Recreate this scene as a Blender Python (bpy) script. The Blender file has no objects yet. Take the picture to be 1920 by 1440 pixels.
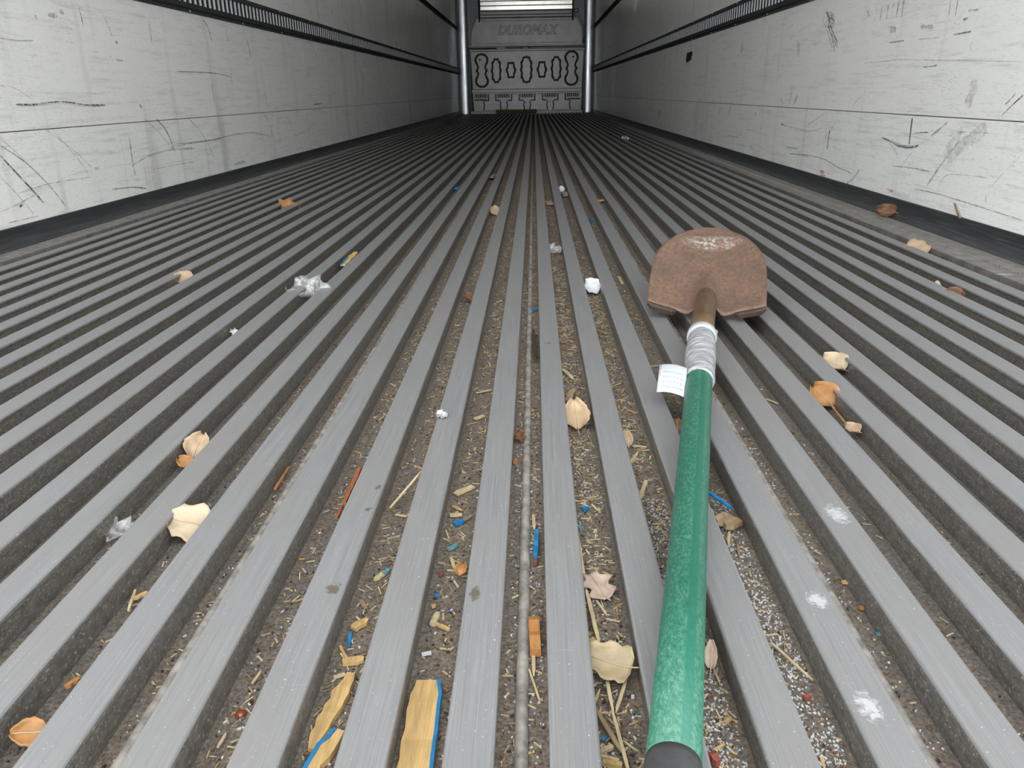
import bpy, math, random
from mathutils import Vector, Matrix
from mathutils.geometry import tessellate_polygon

scene = bpy.context.scene
COL = scene.collection
random.seed(7)

# ------------------------------------------------------------------ camera
F_PX, CAM_H = 1442.0, 0.3643
YAW, PITCH, ROLL = -0.0321, 0.3625, 0.0156
fwd = Vector((math.sin(YAW) * math.cos(PITCH), math.cos(YAW) * math.cos(PITCH), -math.sin(PITCH)))
right0 = Vector((math.cos(YAW), -math.sin(YAW), 0))
down0 = fwd.cross(right0)
c_right = math.cos(ROLL) * right0 + math.sin(ROLL) * down0
c_down = -math.sin(ROLL) * right0 + math.cos(ROLL) * down0
EYE = Vector((0, 0, CAM_H))
cam_data = bpy.data.cameras.new('camera')
cam_data.sensor_width = 36.0
cam_data.lens = 36.0 * F_PX / 1920.0
cam_data.clip_start = 0.02
cam = bpy.data.objects.new('camera', cam_data)
m = Matrix.Identity(4)
for i in range(3):
    m[i][0], m[i][1], m[i][2], m[i][3] = c_right[i], -c_down[i], -fwd[i], EYE[i]
cam.matrix_world = m
COL.objects.link(cam)
scene.camera = cam

# ------------------------------------------------------------------ sky and exposure
world = bpy.data.worlds.new('overcast_sky')
scene.world = world
world.use_nodes = True
wn = world.node_tree.nodes
wn['Background'].inputs['Color'].default_value = (0.955, 0.978, 1.0, 1)
wn['Background'].inputs['Strength'].default_value = 3.0
scene.view_settings.view_transform = 'Standard'
scene.view_settings.look = 'None'
scene.view_settings.gamma = 1.0
scene.view_settings.use_curve_mapping = False
scene.view_settings.exposure = 1.25
scene.cycles.max_bounces = 16
scene.cycles.diffuse_bounces = 12
scene.cycles.glossy_bounces = 8
scene.cycles.transparent_max_bounces = 16
scene.cycles.sample_clamp_indirect = 6.0

# trailer dimensions (metres)
XL, XR = -1.3975, 1.1025
Y0, Y1 = -0.30, 15.44
ZC = 2.66
GD = 0.028                                   # depth of the floor grooves
PITCH_M, RIB_W, RIB_0 = 0.0629, 0.0304, 0.0076

# the open rear doorway: tells the renderer where the sky light comes in (gives off nothing itself)
pl = bpy.data.lights.new('doorway_portal', 'AREA')
pl.shape = 'RECTANGLE'
pl.size, pl.size_y = XR - XL, ZC + 0.05
pl.cycles.is_portal = True
po = bpy.data.objects.new('doorway_portal', pl)
po.location = ((XL + XR) / 2, Y0 - 0.01, ZC / 2)
po.rotation_euler = (math.radians(90), 0, 0)
COL.objects.link(po)


# ------------------------------------------------------------------ helpers
def ray(u, v):
    return c_right * ((u - 960) / F_PX) + c_down * ((v - 720) / F_PX) + fwd

def at(u, v, z=0.0):
    d = ray(u, v)
    return EYE + d * ((z - CAM_H) / d.z)

def on_x(u, v, X):
    d = ray(u, v)
    return EYE + d * (X / d.x)

def depth_of(p):
    return (p - EYE).dot(fwd)

def tag(o, label=None, cat=None, group=None, kind=None):
    if label: o['label'] = label
    if cat: o['category'] = cat
    if group: o['group'] = group
    if kind: o['kind'] = kind
    return o

def empty(name, loc=(0, 0, 0)):
    o = bpy.data.objects.new(name, None)
    o.location = loc
    o.empty_display_size = 0.05
    COL.objects.link(o)
    return o

class MB:
    def __init__(self):
        self.v, self.f, self.mi, self.sm = [], [], [], []
    def face(self, idx, mi=0, smooth=False):
        self.f.append(tuple(idx)); self.mi.append(mi); self.sm.append(smooth)
    def box(self, a, b, mi=0):
        x0, y0, z0 = a; x1, y1, z1 = b
        n = len(self.v)
        self.v += [(x0, y0, z0), (x1, y0, z0), (x1, y1, z0), (x0, y1, z0), (x0, y0, z1), (x1, y0, z1), (x1, y1, z1), (x0, y1, z1)]
        for q in ((0, 3, 2, 1), (4, 5, 6, 7), (0, 1, 5, 4), (1, 2, 6, 5), (2, 3, 7, 6), (3, 0, 4, 7)):
            self.face([n + i for i in q], mi)
        return self
    def obox(self, c, ax, ay, az, mi=0):
        n = len(self.v)
        c, ax, ay, az = Vector(c), Vector(ax), Vector(ay), Vector(az)
        for sz in (-1, 1):
            for sx, sy in ((-1, -1), (1, -1), (1, 1), (-1, 1)):
                self.v.append(tuple(c + ax * sx + ay * sy + az * sz))
        for q in ((0, 3, 2, 1), (4, 5, 6, 7), (0, 1, 5, 4), (1, 2, 6, 5), (2, 3, 7, 6), (3, 0, 4, 7)):
            self.face([n + i for i in q], mi)
    def extrude_y(self, prof, y0, y1, mi=0, smooth=False, steps=1):
        """closed (x, z) profile run along Y"""
        n, k = len(self.v), len(prof)
        for s in range(steps + 1):
            y = y0 + (y1 - y0) * s / steps
            self.v += [(x, y, z) for x, z in prof]
        for s in range(steps):
            for i in range(k):
                j = (i + 1) % k
                self.face((n + s * k + i, n + s * k + j, n + (s + 1) * k + j, n + (s + 1) * k + i), mi, smooth)
        for base in (n, n + steps * k):
            tri = tessellate_polygon([[Vector((x, z, 0)) for x, z in prof]])
            for t in tri: self.face([base + i for i in t], mi)
    def plate(self, loops, to3, depth_vec, mi=0, side_mi=None):
        """flat plate with holes: loops of 2-D points, to3 maps 2-D to 3-D front face"""
        if side_mi is None: side_mi = mi
        n = len(self.v)
        flat = [p for l in loops for p in l]
        fr = [Vector(to3(*p)) for p in flat]
        dv = Vector(depth_vec)
        self.v += [tuple(p) for p in fr] + [tuple(p + dv) for p in fr]
        k = len(flat)
        tri = tessellate_polygon([[Vector((p[0], p[1], 0)) for p in l] for l in loops])
        for t in tri:
            self.face([n + i for i in t], mi)
            self.face([n + k + i for i in reversed(t)], mi)
        b = 0
        for l in loops:
            for i in range(len(l)):
                j = (i + 1) % len(l)
                self.face((n + b + i, n + b + j, n + k + b + j, n + k + b + i), side_mi)
            b += len(l)
    def tube(self, pts, rad, seg=16, mi=0, cap=True):
        n = len(self.v)
        pts = [Vector(p) for p in pts]
        up = Vector((0, 0, 1))
        for i, p in enumerate(pts):
            d = (pts[min(i + 1, len(pts) - 1)] - pts[max(i - 1, 0)]).normalized()
            s = d.cross(up).normalized(); t = s.cross(d)
            r = rad[i] if isinstance(rad, (list, tuple)) else rad
            for a in range(seg):
                ang = 2 * math.pi * a / seg
                self.v.append(tuple(p + s * (r * math.cos(ang)) + t * (r * math.sin(ang))))
        for i in range(len(pts) - 1):
            for a in range(seg):
                b = (a + 1) % seg
                self.face((n + i * seg + a, n + i * seg + b, n + (i + 1) * seg + b, n + (i + 1) * seg + a), mi, True)
        if cap:
            self.face([n + a for a in range(seg)], mi)
            self.face([n + (len(pts) - 1) * seg + a for a in reversed(range(seg))], mi)
    def mesh(self, name, mats, origin=(0, 0, 0), recalc=True):
        me = bpy.data.meshes.new(name)
        ox, oy, oz = origin
        me.from_pydata([(x - ox, y - oy, z - oz) for x, y, z in self.v], [], self.f)
        if not isinstance(mats, (list, tuple)): mats = [mats]
        for mm in mats: me.materials.append(mm)
        me.polygons.foreach_set('material_index', self.mi)
        me.polygons.foreach_set('use_smooth', self.sm)
        if recalc:
            import bmesh
            b = bmesh.new(); b.from_mesh(me)
            bmesh.ops.recalc_face_normals(b, faces=b.faces)
            b.to_mesh(me); b.free()
        me.update()
        return me
    def build(self, name, mats, parent=None, origin=(0, 0, 0), loc=None, recalc=True):
        me = self.mesh(name, mats, origin, recalc)
        return link(name, me, parent, loc)

def link(name, me, parent=None, loc=None):
    o = bpy.data.objects.new(name, me)
    COL.objects.link(o)
    if parent is not None: o.parent = parent
    if loc is not None: o.location = loc
    return o


# ------------------------------------------------------------------ materials
class NT:
    def __init__(self, name):
        self.m = bpy.data.materials.new(name)
        self.m.use_nodes = True
        self.n, self.l = self.m.node_tree.nodes, self.m.node_tree.links
        self.b = self.n['Principled BSDF']
        self.geo = self.n.new('ShaderNodeNewGeometry')
        self.out = self.n['Material Output']
    def pos(self, scale=(1, 1, 1), obj=False):
        mp = self.n.new('ShaderNodeMapping')
        mp.inputs['Scale'].default_value = scale
        if obj:
            tc = self.n.new('ShaderNodeTexCoord')
            self.l.new(tc.outputs['Object'], mp.inputs['Vector'])
        else:
            self.l.new(self.geo.outputs['Position'], mp.inputs['Vector'])
        return mp.outputs[0]
    def noise(self, vec, scale=1.0, detail=4, rough=0.6):
        t = self.n.new('ShaderNodeTexNoise')
        t.inputs['Scale'].default_value = scale
        t.inputs['Detail'].default_value = detail
        t.inputs['Roughness'].default_value = rough
        self.l.new(vec, t.inputs['Vector'])
        return t.outputs['Fac']
    def ramp(self, fac, stops):
        r = self.n.new('ShaderNodeValToRGB')
        e = r.color_ramp.elements
        while len(e) < len(stops): e.new(0.5)
        for el, (p, c) in zip(e, stops):
            el.position = p
            el.color = (c, c, c, 1) if isinstance(c, (int, float)) else (*c, 1)
        self.l.new(fac, r.inputs[0])
        return r.outputs[0]
    def mix(self, fac, a, b, mode='MIX'):
        x = self.n.new('ShaderNodeMix')
        x.data_type = 'RGBA'; x.blend_type = mode
        for s, val in ((x.inputs[0], fac), (x.inputs[6], a), (x.inputs[7], b)):
            if hasattr(val, 'links'): self.l.new(val, s)
            elif isinstance(val, (int, float)): s.default_value = val
            else: s.default_value = (*val, 1)
        return x.outputs[2]
    def math(self, op, a, b=0.0):
        x = self.n.new('ShaderNodeMath'); x.operation = op
        for s, val in ((x.inputs[0], a), (x.inputs[1], b)):
            if hasattr(val, 'links'): self.l.new(val, s)
            else: s.default_value = val
        return x.outputs[0]
    def xyz(self):
        s = self.n.new('ShaderNodeSeparateXYZ')
        self.l.new(self.geo.outputs['Position'], s.inputs[0])
        return s.outputs
    def set(self, **k):
        names = dict(color='Base Color', metal='Metallic', rough='Roughness', spec='Specular IOR Level', alpha='Alpha', trans='Transmission Weight', coat='Coat Weight', coat_rough='Coat Roughness')
        for key, val in k.items():
            s = self.b.inputs[names[key]]
            if hasattr(val, 'links'): self.l.new(val, s)
            elif isinstance(val, (tuple, list)): s.default_value = (*val, 1)
            else: s.default_value = val
        return self
    def bump(self, fac, strength=0.2, dist=0.001):
        b = self.n.new('ShaderNodeBump')
        b.inputs['Strength'].default_value = strength
        b.inputs['Distance'].default_value = dist
        self.l.new(fac, b.inputs['Height'])
        self.l.new(b.outputs[0], self.b.inputs['Normal'])
        return self

M = {}
def simple(name, color, rough=0.6, metal=0.0, var=0.25, scale=60, bump=0.0, obj=False):
    t = NT(name)
    f = t.noise(t.pos((1, 1, 1), obj), scale, 5)
    lo = tuple(c * (1 - var) for c in color); hi = tuple(min(1, c * (1 + var)) for c in color)
    t.set(color=t.ramp(f, [(0.3, lo), (0.7, hi)]), rough=rough, metal=metal)
    if bump: t.bump(f, bump, 0.002)
    M[name] = t.m
    return t

# worn white liner panels: faint grey streaks, smudges and rubbed lines
def liner(name, base, streak=0.5):
    t = NT(name)
    big = t.noise(t.pos((1, 0.9, 1.2)), 1.6, 4, 0.55)
    hor = t.noise(t.pos((1, 1.4, 24)), 3.2, 6, 0.72)
    ver = t.noise(t.pos((1, 5.0, 0.55)), 1.7, 4, 0.6)
    fine = t.noise(t.pos((1, 3.5, 30)), 12, 8, 0.8)
    c = t.mix(t.ramp(big, [(0.35, 0.0), (0.75, 0.35)]), base, tuple(x * 0.83 for x in base))
    c = t.mix(t.ramp(hor, [(0.52, 0.0), (0.70, 0.5 * streak)]), c, (0.36, 0.36, 0.35))
    c = t.mix(t.ramp(ver, [(0.55, 0.0), (0.80, 0.6 * streak)]), c, (0.36, 0.36, 0.34))
    dash = t.noise(t.pos((1, 9, 60)), 7, 5, 0.7)
    patch = t.noise(t.pos((1, 2.2, 3.2)), 2.6, 4, 0.6)
    c = t.mix(t.math('MULTIPLY', t.ramp(dash, [(0.58, 0.0), (0.68, 0.75)]), t.ramp(patch, [(0.46, 0.0), (0.62, 1.0)])), c, (0.20, 0.20, 0.195))
    c = t.mix(t.ramp(fine, [(0.57, 0.0), (0.70, 1.0 * streak)]), c, (0.22, 0.22, 0.21))
    t.set(color=c, rough=t.ramp(big, [(0.3, 0.26), (0.7, 0.42)]), spec=0.5)
    t.bump(t.noise(t.pos((1, 1, 1)), 3.0, 3), 0.12, 0.006)
    M[name] = t.m
liner('liner_white', (0.86, 0.86, 0.835), 0.78)
liner('kick_panel_white', (0.86, 0.865, 0.85), 1.0)

t = NT('rib_aluminium')
g = t.noise(t.pos((230, 2.4, 90)), 3.5, 7, 0.75)
sp = t.noise(t.pos((1, 1, 1)), 420, 2, 0.5)
scr = t.noise(t.pos((34, 420, 1)), 1.0, 2, 0.4)
sc2 = t.noise(t.pos((1, 1, 1)), 9.0, 2, 0.5)
bl = t.noise(t.pos((3, 1.2, 3)), 4.0, 5, 0.65)
x_, y_, z_ = t.xyz()
c = t.ramp(g, [(0.30, (0.175, 0.176, 0.180)), (0.70, (0.262, 0.263, 0.268))])
c = t.mix(t.ramp(bl, [(0.45, 0.0), (0.72, 0.55)]), c, (0.215, 0.207, 0.190))
c = t.mix(t.math('MULTIPLY', t.ramp(scr, [(0.70, 0.0), (0.76, 0.35)]), t.ramp(sc2, [(0.5, 0.0), (0.62, 1.0)])), c, (0.45, 0.45, 0.45))
c = t.mix(t.ramp(sp, [(0.69, 0.0), (0.75, 0.6)]), c, (0.6, 0.6, 0.6))
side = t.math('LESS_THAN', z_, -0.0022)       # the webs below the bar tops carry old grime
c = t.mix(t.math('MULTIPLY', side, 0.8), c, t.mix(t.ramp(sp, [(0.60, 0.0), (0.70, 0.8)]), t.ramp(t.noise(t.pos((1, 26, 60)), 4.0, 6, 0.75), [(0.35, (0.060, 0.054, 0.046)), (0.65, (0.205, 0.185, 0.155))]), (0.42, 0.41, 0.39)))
t.set(color=c, metal=0.35, rough=t.ramp(g, [(0.3, 0.36), (0.7, 0.56)]))
t.bump(g, 0.12, 0.0006)
M['rib'] = t.m

t = NT('groove_dirt')
fine = t.noise(t.pos((1, 1, 1)), 330, 7, 0.8)
long_ = t.noise(t.pos((30, 1.1, 1)), 2.2, 5, 0.6)
x_, y_, z_ = t.xyz()
d = t.math('ABSOLUTE', t.math('SUBTRACT', x_, 0.0))
band = t.ramp(d, [(0.15, 0.95), (0.55, 0.25)])
soil = t.ramp(fine, [(0.36, (0.032, 0.024, 0.017)), (0.48, (0.145, 0.113, 0.082)), (0.60, (0.26, 0.21, 0.158)), (0.74, (0.50, 0.44, 0.36))])
metal = t.ramp(fine, [(0.34, (0.045, 0.043, 0.040)), (0.60, (0.125, 0.119, 0.110)), (0.74, (0.32, 0.31, 0.295))])
k = t.mix(t.math('MULTIPLY', t.ramp(long_, [(0.35, 0.35), (0.65, 1.0)]), band), metal, soil)
t.set(color=k, rough=0.85)
t.bump(fine, 0.7, 0.0016)
M['groove'] = t.m

simple('bead_metal', (0.15, 0.138, 0.120), 0.65, 0.2, 0.55, 70)
simple('ledge_metal', (0.20, 0.19, 0.175), 0.55, 0.3, 0.35, 30, 0.1)
t = NT('kick_rubber')
s = t.noise(t.pos((1, 2.0, 60)), 4, 6, 0.7)
t.set(color=t.ramp(s, [(0.45, (0.022, 0.024, 0.027)), (0.62, (0.045, 0.048, 0.05)), (0.75, (0.11, 0.12, 0.125))]), rough=0.5)
M['kick'] = t.m
simple('seam_grime', (0.13, 0.105, 0.08), 0.8, 0, 0.4, 40)
simple('rail_paint', (0.020, 0.022, 0.023), 0.75, 0.0, 0.35, 25)
simple('rail_flange', (0.045, 0.050, 0.056), 0.8, 0.0, 0.3, 60)
simple('filler_metal', (0.30, 0.31, 0.32), 0.5, 0.3, 0.1, 8)
simple('bright_zinc', (0.52, 0.535, 0.56), 0.5, 0.0, 0.08, 20)
simple('ceiling_white', (0.86, 0.86, 0.84), 0.4, 0, 0.04, 2)
simple('bulkhead_grey', (0.56, 0.56, 0.53), 0.27, 0, 0.14, 5)
simple('bulkhead_pad', (0.62, 0.62, 0.59), 0.27, 0, 0.1, 6)
simple('bulkhead_back', (0.07, 0.07, 0.065), 0.7, 0, 0.2, 6)
simple('vent_dark', (0.02, 0.02, 0.02), 0.8, 0, 0.2, 6)
t = NT('post_metal')
s = t.noise(t.pos((30, 30, 1.2)), 2.0, 5, 0.6)
t.set(color=t.ramp(s, [(0.3, (0.55, 0.56, 0.58)), (0.7, (0.72, 0.74, 0.76))]), metal=0.85, rough=t.ramp(s, [(0.35, 0.24), (0.7, 0.42)]))
M['post'] = t.m
t = NT('bright_slat')
s = t.noise(t.pos((3, 1, 1)), 6, 4, 0.6)
t.set(color=t.ramp(s, [(0.3, (0.80, 0.78, 0.72)), (0.7, (0.93, 0.91, 0.86))]), metal=0.9, rough=0.16)
M['slat'] = t.m
simple('yard_concrete', (0.34, 0.33, 0.31), 0.9, 0, 0.2, 0.8)
simple('brown_board', (0.16, 0.10, 0.05), 0.8, 0, 0.3, 12)
simple('black_plastic', (0.015, 0.015, 0.016), 0.4, 0, 0.2, 40)

# shovel
t = NT('rusty_steel')
a = t.noise(t.pos((1, 1, 1), True), 14, 6, 0.7)
b2 = t.noise(t.pos((1, 1, 1), True), 120, 5, 0.7)
tc = t.n.new('ShaderNodeTexCoord'); sx = t.n.new('ShaderNodeSeparateXYZ'); t.l.new(tc.outputs['Object'], sx.inputs[0])
c = t.ramp(a, [(0.30, (0.085, 0.062, 0.046)), (0.50, (0.155, 0.094, 0.066)), (0.70, (0.20, 0.118, 0.076))])
c = t.mix(t.ramp(b2, [(0.44, 0.0), (0.64, 0.75)]), c, (0.080, 0.056, 0.042))
b3_ = t.noise(t.pos((1.6, 1, 1), True), 260, 3, 0.6)
c = t.mix(t.ramp(b3_, [(0.60, 0.0), (0.72, 0.55)]), c, (0.32, 0.21, 0.14))
dx = t.math('MULTIPLY', t.math('SUBTRACT', sx.outputs[0], 0.005), 16.0)
dy = t.math('MULTIPLY', t.math('SUBTRACT', sx.outputs[1], 0.205), 38.0)
rr = t.math('ADD', t.math('MULTIPLY', dx, dx), t.math('MULTIPLY', dy, dy))
worn = t.math('MULTIPLY', t.ramp(rr, [(0.0, 1.0), (1.0, 0.0)]), t.ramp(b2, [(0.45, 0.0), (0.66, 1.0)]))
c = t.mix(worn, c, (0.55, 0.53, 0.50))
t.set(color=c, rough=0.62, metal=0.25)
t.bump(b2, 0.25, 0.0008)
M['rust'] = t.m
simple('dark_rust', (0.045, 0.027, 0.020), 0.6, 0.3, 0.3, 90, 0.2)
simple('brown_socket', (0.14, 0.085, 0.05), 0.45, 0.5, 0.3, 70, 0.1)
t = NT('green_fibreglass')
w = t.noise(t.pos((1, 0.5, 1), True), 420, 6, 0.85)
e = t.noise(t.pos((1, 0.5, 1), True), 22, 5, 0.7)
c = t.ramp(w, [(0.36, (0.006, 0.062, 0.038)), (0.50, (0.020, 0.108, 0.070)), (0.64, (0.078, 0.165, 0.125))])
c = t.mix(t.ramp(e, [(0.50, 0.0), (0.75, 0.6)]), c, (0.008, 0.090, 0.055))
# a strip along the right of the shaft that was never rubbed dull
dt = t.n.new('ShaderNodeVectorMath'); dt.operation = 'DOT_PRODUCT'; dt.inputs[1].default_value = (0.976, -0.216, 0)
tc = t.n.new('ShaderNodeTexCoord'); t.l.new(tc.outputs['Object'], dt.inputs[0])
off = t.math('ABSOLUTE', t.math('SUBTRACT', dt.outputs['Value'], 0.0050))
c = t.mix(t.ramp(t.math('MULTIPLY', off, 100.0), [(0.24, 0.8), (0.38, 0.0)]), c, (0.006, 0.085, 0.055))
t.set(color=c, rough=0.46, spec=0.35)
M['green'] = t.m
t = NT('clear_tape')
w = t.noise(t.pos((40, 260, 60), True), 1.0, 5, 0.7)
t.set(color=t.ramp(w, [(0.35, (0.15, 0.155, 0.165)), (0.65, (0.42, 0.425, 0.44))]), rough=0.28, spec=0.6)
t.bump(w, 0.5, 0.0015)
M['tape'] = t.m
simple('ring_white', (0.40, 0.43, 0.43), 0.35, 0.2, 0.08, 60)
simple('grip_rubber', (0.035, 0.035, 0.036), 0.55, 0, 0.2, 200, 0.15)
simple('tag_paper', (0.52, 0.55, 0.60), 0.6, 0, 0.03, 30)
simple('tag_print', (0.28, 0.31, 0.38), 0.7, 0, 0.1, 30)
simple('rivet_steel', (0.55, 0.55, 0.55), 0.35, 0.8, 0.1, 60)

# litter
for nm, colr, v in (('leaf_tan', (0.300, 0.216, 0.132), .22), ('leaf_cream', (0.33, 0.265, 0.175), .15), ('leaf_pale', (0.312, 0.234, 0.186), .2),
                    ('leaf_orange', (0.252, 0.120, 0.036), .3), ('leaf_brown', (0.120, 0.051, 0.021), .3), ('leaf_olive', (0.252, 0.198, 0.114), .22),
                    ('leaf_vein', (0.348, 0.264, 0.156), .15)):
    t = simple(nm, colr, 0.65, 0, v, 55, 0.25, True)
for nm, colr in (('wood_yellow', (0.444, 0.294, 0.120)), ('wood_pale', (0.444, 0.360, 0.216)), ('wood_orange', (0.336, 0.150, 0.042)),
                 ('straw', (0.45, 0.365, 0.215)), ('wood_red', (0.216, 0.060, 0.015)), ('wood_tan', (0.252, 0.174, 0.096))):
    t = NT(nm)
    f = t.noise(t.pos((260, 18, 200), True), 1.0, 5, 0.7)
    t.set(color=t.ramp(f, [(0.32, tuple(c * 0.62 for c in colr)), (0.55, colr), (0.8, tuple(min(1, c * 1.2) for c in colr))]), rough=0.7)
    t.bump(f, 0.3, 0.0008)
    M[nm] = t.m
simple('paint_blue', (0.010, 0.14, 0.32), 0.45, 0, 0.3, 120)
simple('paint_teal', (0.08, 0.20, 0.23), 0.5, 0, 0.3, 120)
simple('white_paper', (0.46, 0.47, 0.49), 0.5, 0, 0.03, 60)
simple('red_bit', (0.20, 0.05, 0.035), 0.5, 0, 0.3, 120)
simple('dark_bit', (0.03, 0.025, 0.02), 0.6, 0, 0.3, 120)
simple('grit_brown', (0.12, 0.09, 0.062), 0.9, 0, 0.3, 300)
simple('salt_white', (0.46, 0.455, 0.445), 0.6, 0, 0.08, 300)
simple('foil_grey', (0.30, 0.30, 0.31), 0.3, 0.4, 0.2, 120)
simple('amber_shell', (0.16, 0.035, 0.012), 0.15, 0, 0.3, 200)
t = NT('clear_film')
w = t.noise(t.pos((1, 1, 1), True), 120, 4, 0.6)
t.set(color=(0.5, 0.5, 0.5), rough=0.18, alpha=t.ramp(w, [(0.4, 0.10), (0.7, 0.55)]), spec=0.8)
M['film'] = t.m
def mark(name, color, lo, hi, amt, scl=(1, 12, 30)):
    t = NT(name)
    w = t.noise(t.pos(scl), 6, 6, 0.75)
    t.set(color=color, rough=0.6, alpha=t.ramp(w, [(lo, 0.0), (hi, amt)]))
    M[name] = t.m
mark('scuff_shade_dark', (0.05, 0.05, 0.045), 0.36, 0.60, 0.85, (1, 20, 20))
mark('joint_dark', (0.10, 0.085, 0.07), 0.10, 0.35, 0.95)
mark('scuff_grey', (0.16, 0.16, 0.155), 0.36, 0.66, 0.55, (1, 10, 14))
mark('scuff_soft', (0.20, 0.20, 0.195), 0.38, 0.72, 0.42, (1, 6, 8))
mark('scuff_blue', (0.05, 0.16, 0.22), 0.36, 0.66, 0.5, (1, 14, 20))
mark('scuff_red', (0.60, 0.10, 0.16), 0.30, 0.62, 0.7, (1, 20, 20))
def dab_mat(name, color, amt):
    t = NT(name)
    w = t.noise(t.pos((1, 1, 1)), 240, 5, 0.7)
    tc = t.n.new('ShaderNodeTexCoord'); ln = t.n.new('ShaderNodeVectorMath'); ln.operation = 'LENGTH'
    t.l.new(tc.outputs['Object'], ln.inputs[0])
    f = t.math('SUBTRACT', t.math('ADD', w, 0.28), t.math('MULTIPLY', ln.outputs['Value'], 0.55))
    t.set(color=color, rough=0.6, alpha=t.ramp(f, [(0.40, 0.0), (0.62, amt)]))
    M[name] = t.m
dab_mat('dab_white', (0.48, 0.49, 0.50), 0.62)
dab_mat('dab_brown', (0.10, 0.085, 0.055), 0.8)
mark('scuff_white', (0.85, 0.85, 0.83), 0.36, 0.60, 0.9, (60, 60, 60))
mark('stain_brown', (0.13, 0.105, 0.07), 0.34, 0.62, 0.85, (30, 30, 30))

# ------------------------------------------------------------------ the setting
MB().box((-40, -60, -1.45), (40, 40, -1.30)).build('ground', M['yard_concrete'])['kind'] = 'structure'
floor = MB().box((XL - 0.05, Y0, -0.20), (XR + 0.05, Y1, -0.0325)).build('floor', M['bulkhead_back'])
tag(floor, 'ribbed aluminium duct floor of the trailer', kind='structure')

def rib_x(n): return RIB_0 + n * PITCH_M

# one bar: flat top with rounded shoulders, slightly set-in webs
b, w, h = 0.0016, RIB_W, GD
prof = [(0.0022, -h), (0.0022, -0.006), (0.0, -0.0045), (0.0, -b), (b * 0.35, -b * 0.35), (b, 0), (w - b, 0), (w - b * 0.35, -b * 0.35), (w, -b), (w, -0.0045), (w - 0.0022, -0.006), (w - 0.0022, -h)]
q = MB(); q.extrude_y(prof, Y0, Y1 - 0.30)
rib_mesh = q.mesh('rib', M['rib'])
q = MB(); q.extrude_y([(0.0140 + 0.0048 * math.cos(a), -h - 0.0005 + 0.0062 * math.sin(a)) for a in [math.pi * i / 8 for i in range(9)]], Y0, Y1 - 0.30, smooth=True)
bead_mesh = q.mesh('joint_bead', M['bead_metal'])
planks = {}
for p in range(-5, 4):
    x0 = rib_x(p * 4) - 0.0324 + 0.0165
    ox = rib_x(p * 4)
    w4 = 4 * PITCH_M - 0.0012
    if p == 3: w4 = 0.9186 + 0.03 - x0
    pk = MB().box((x0 - ox, Y0, -0.0325), (x0 - ox + w4, Y1 - 0.30, -GD)).build('floor_plank', M['groove'], floor, loc=(ox, 0, 0))
    planks[p] = pk
    for k in range(4):
        n = p * 4 + k
        if n > 14: continue
        link('rib', rib_mesh, pk, (rib_x(n) - ox, 0, 0))
    bd = link('joint_bead', bead_mesh, pk, (-0.0315 if p != 5 else 0, 0, 0))
# flat side ledges with a knurled seam
for s in (-1, 1):
    xa, xb = (XL - 0.02, -1.285) if s < 0 else (0.953, XR + 0.02)
    q = MB()
    q.extrude_y([(xa, -0.032), (xa, 0.0), (xb - 0.001, 0.0), (xb, -0.001), (xb, -0.032)] if s < 0 else
                [(xb, -0.032), (xb, 0.0), (xa + 0.001, 0.0), (xa, -0.001), (xa, -0.032)], Y0, Y1 - 0.30)
    lg = q.build('side_ledge', M['ledge_metal'], floor)
    xs = xb - 0.028 if s < 0 else xa + 0.045
    q = MB()
    for i in range(330):
        y = 0.6 + i * 0.0135
        q.obox((xs, y, 0.0004), (0.0045, 0.0, 0), (0.001, 0.0035, 0), (0, 0, 0.0011))
    tag(q.build('knurled_seam', M['ledge_metal'], lg), kind='stuff')

# walls: a grimy backing slab with separate white liner panels on it
def strip_panel(name, X, s, y0, y1, z0, z1, th, mat, parent):
    q = MB()
    e = 0.0012
    prof = [(X, z0 + e), (X - 0.0 * s, z1 - e), (X + s * e, z1), (X + s * th, z1), (X + s * th, z0), (X + s * e, z0)]
    q.extrude_y(prof, y0, y1)
    return q.build(name, mat, parent)

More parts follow.
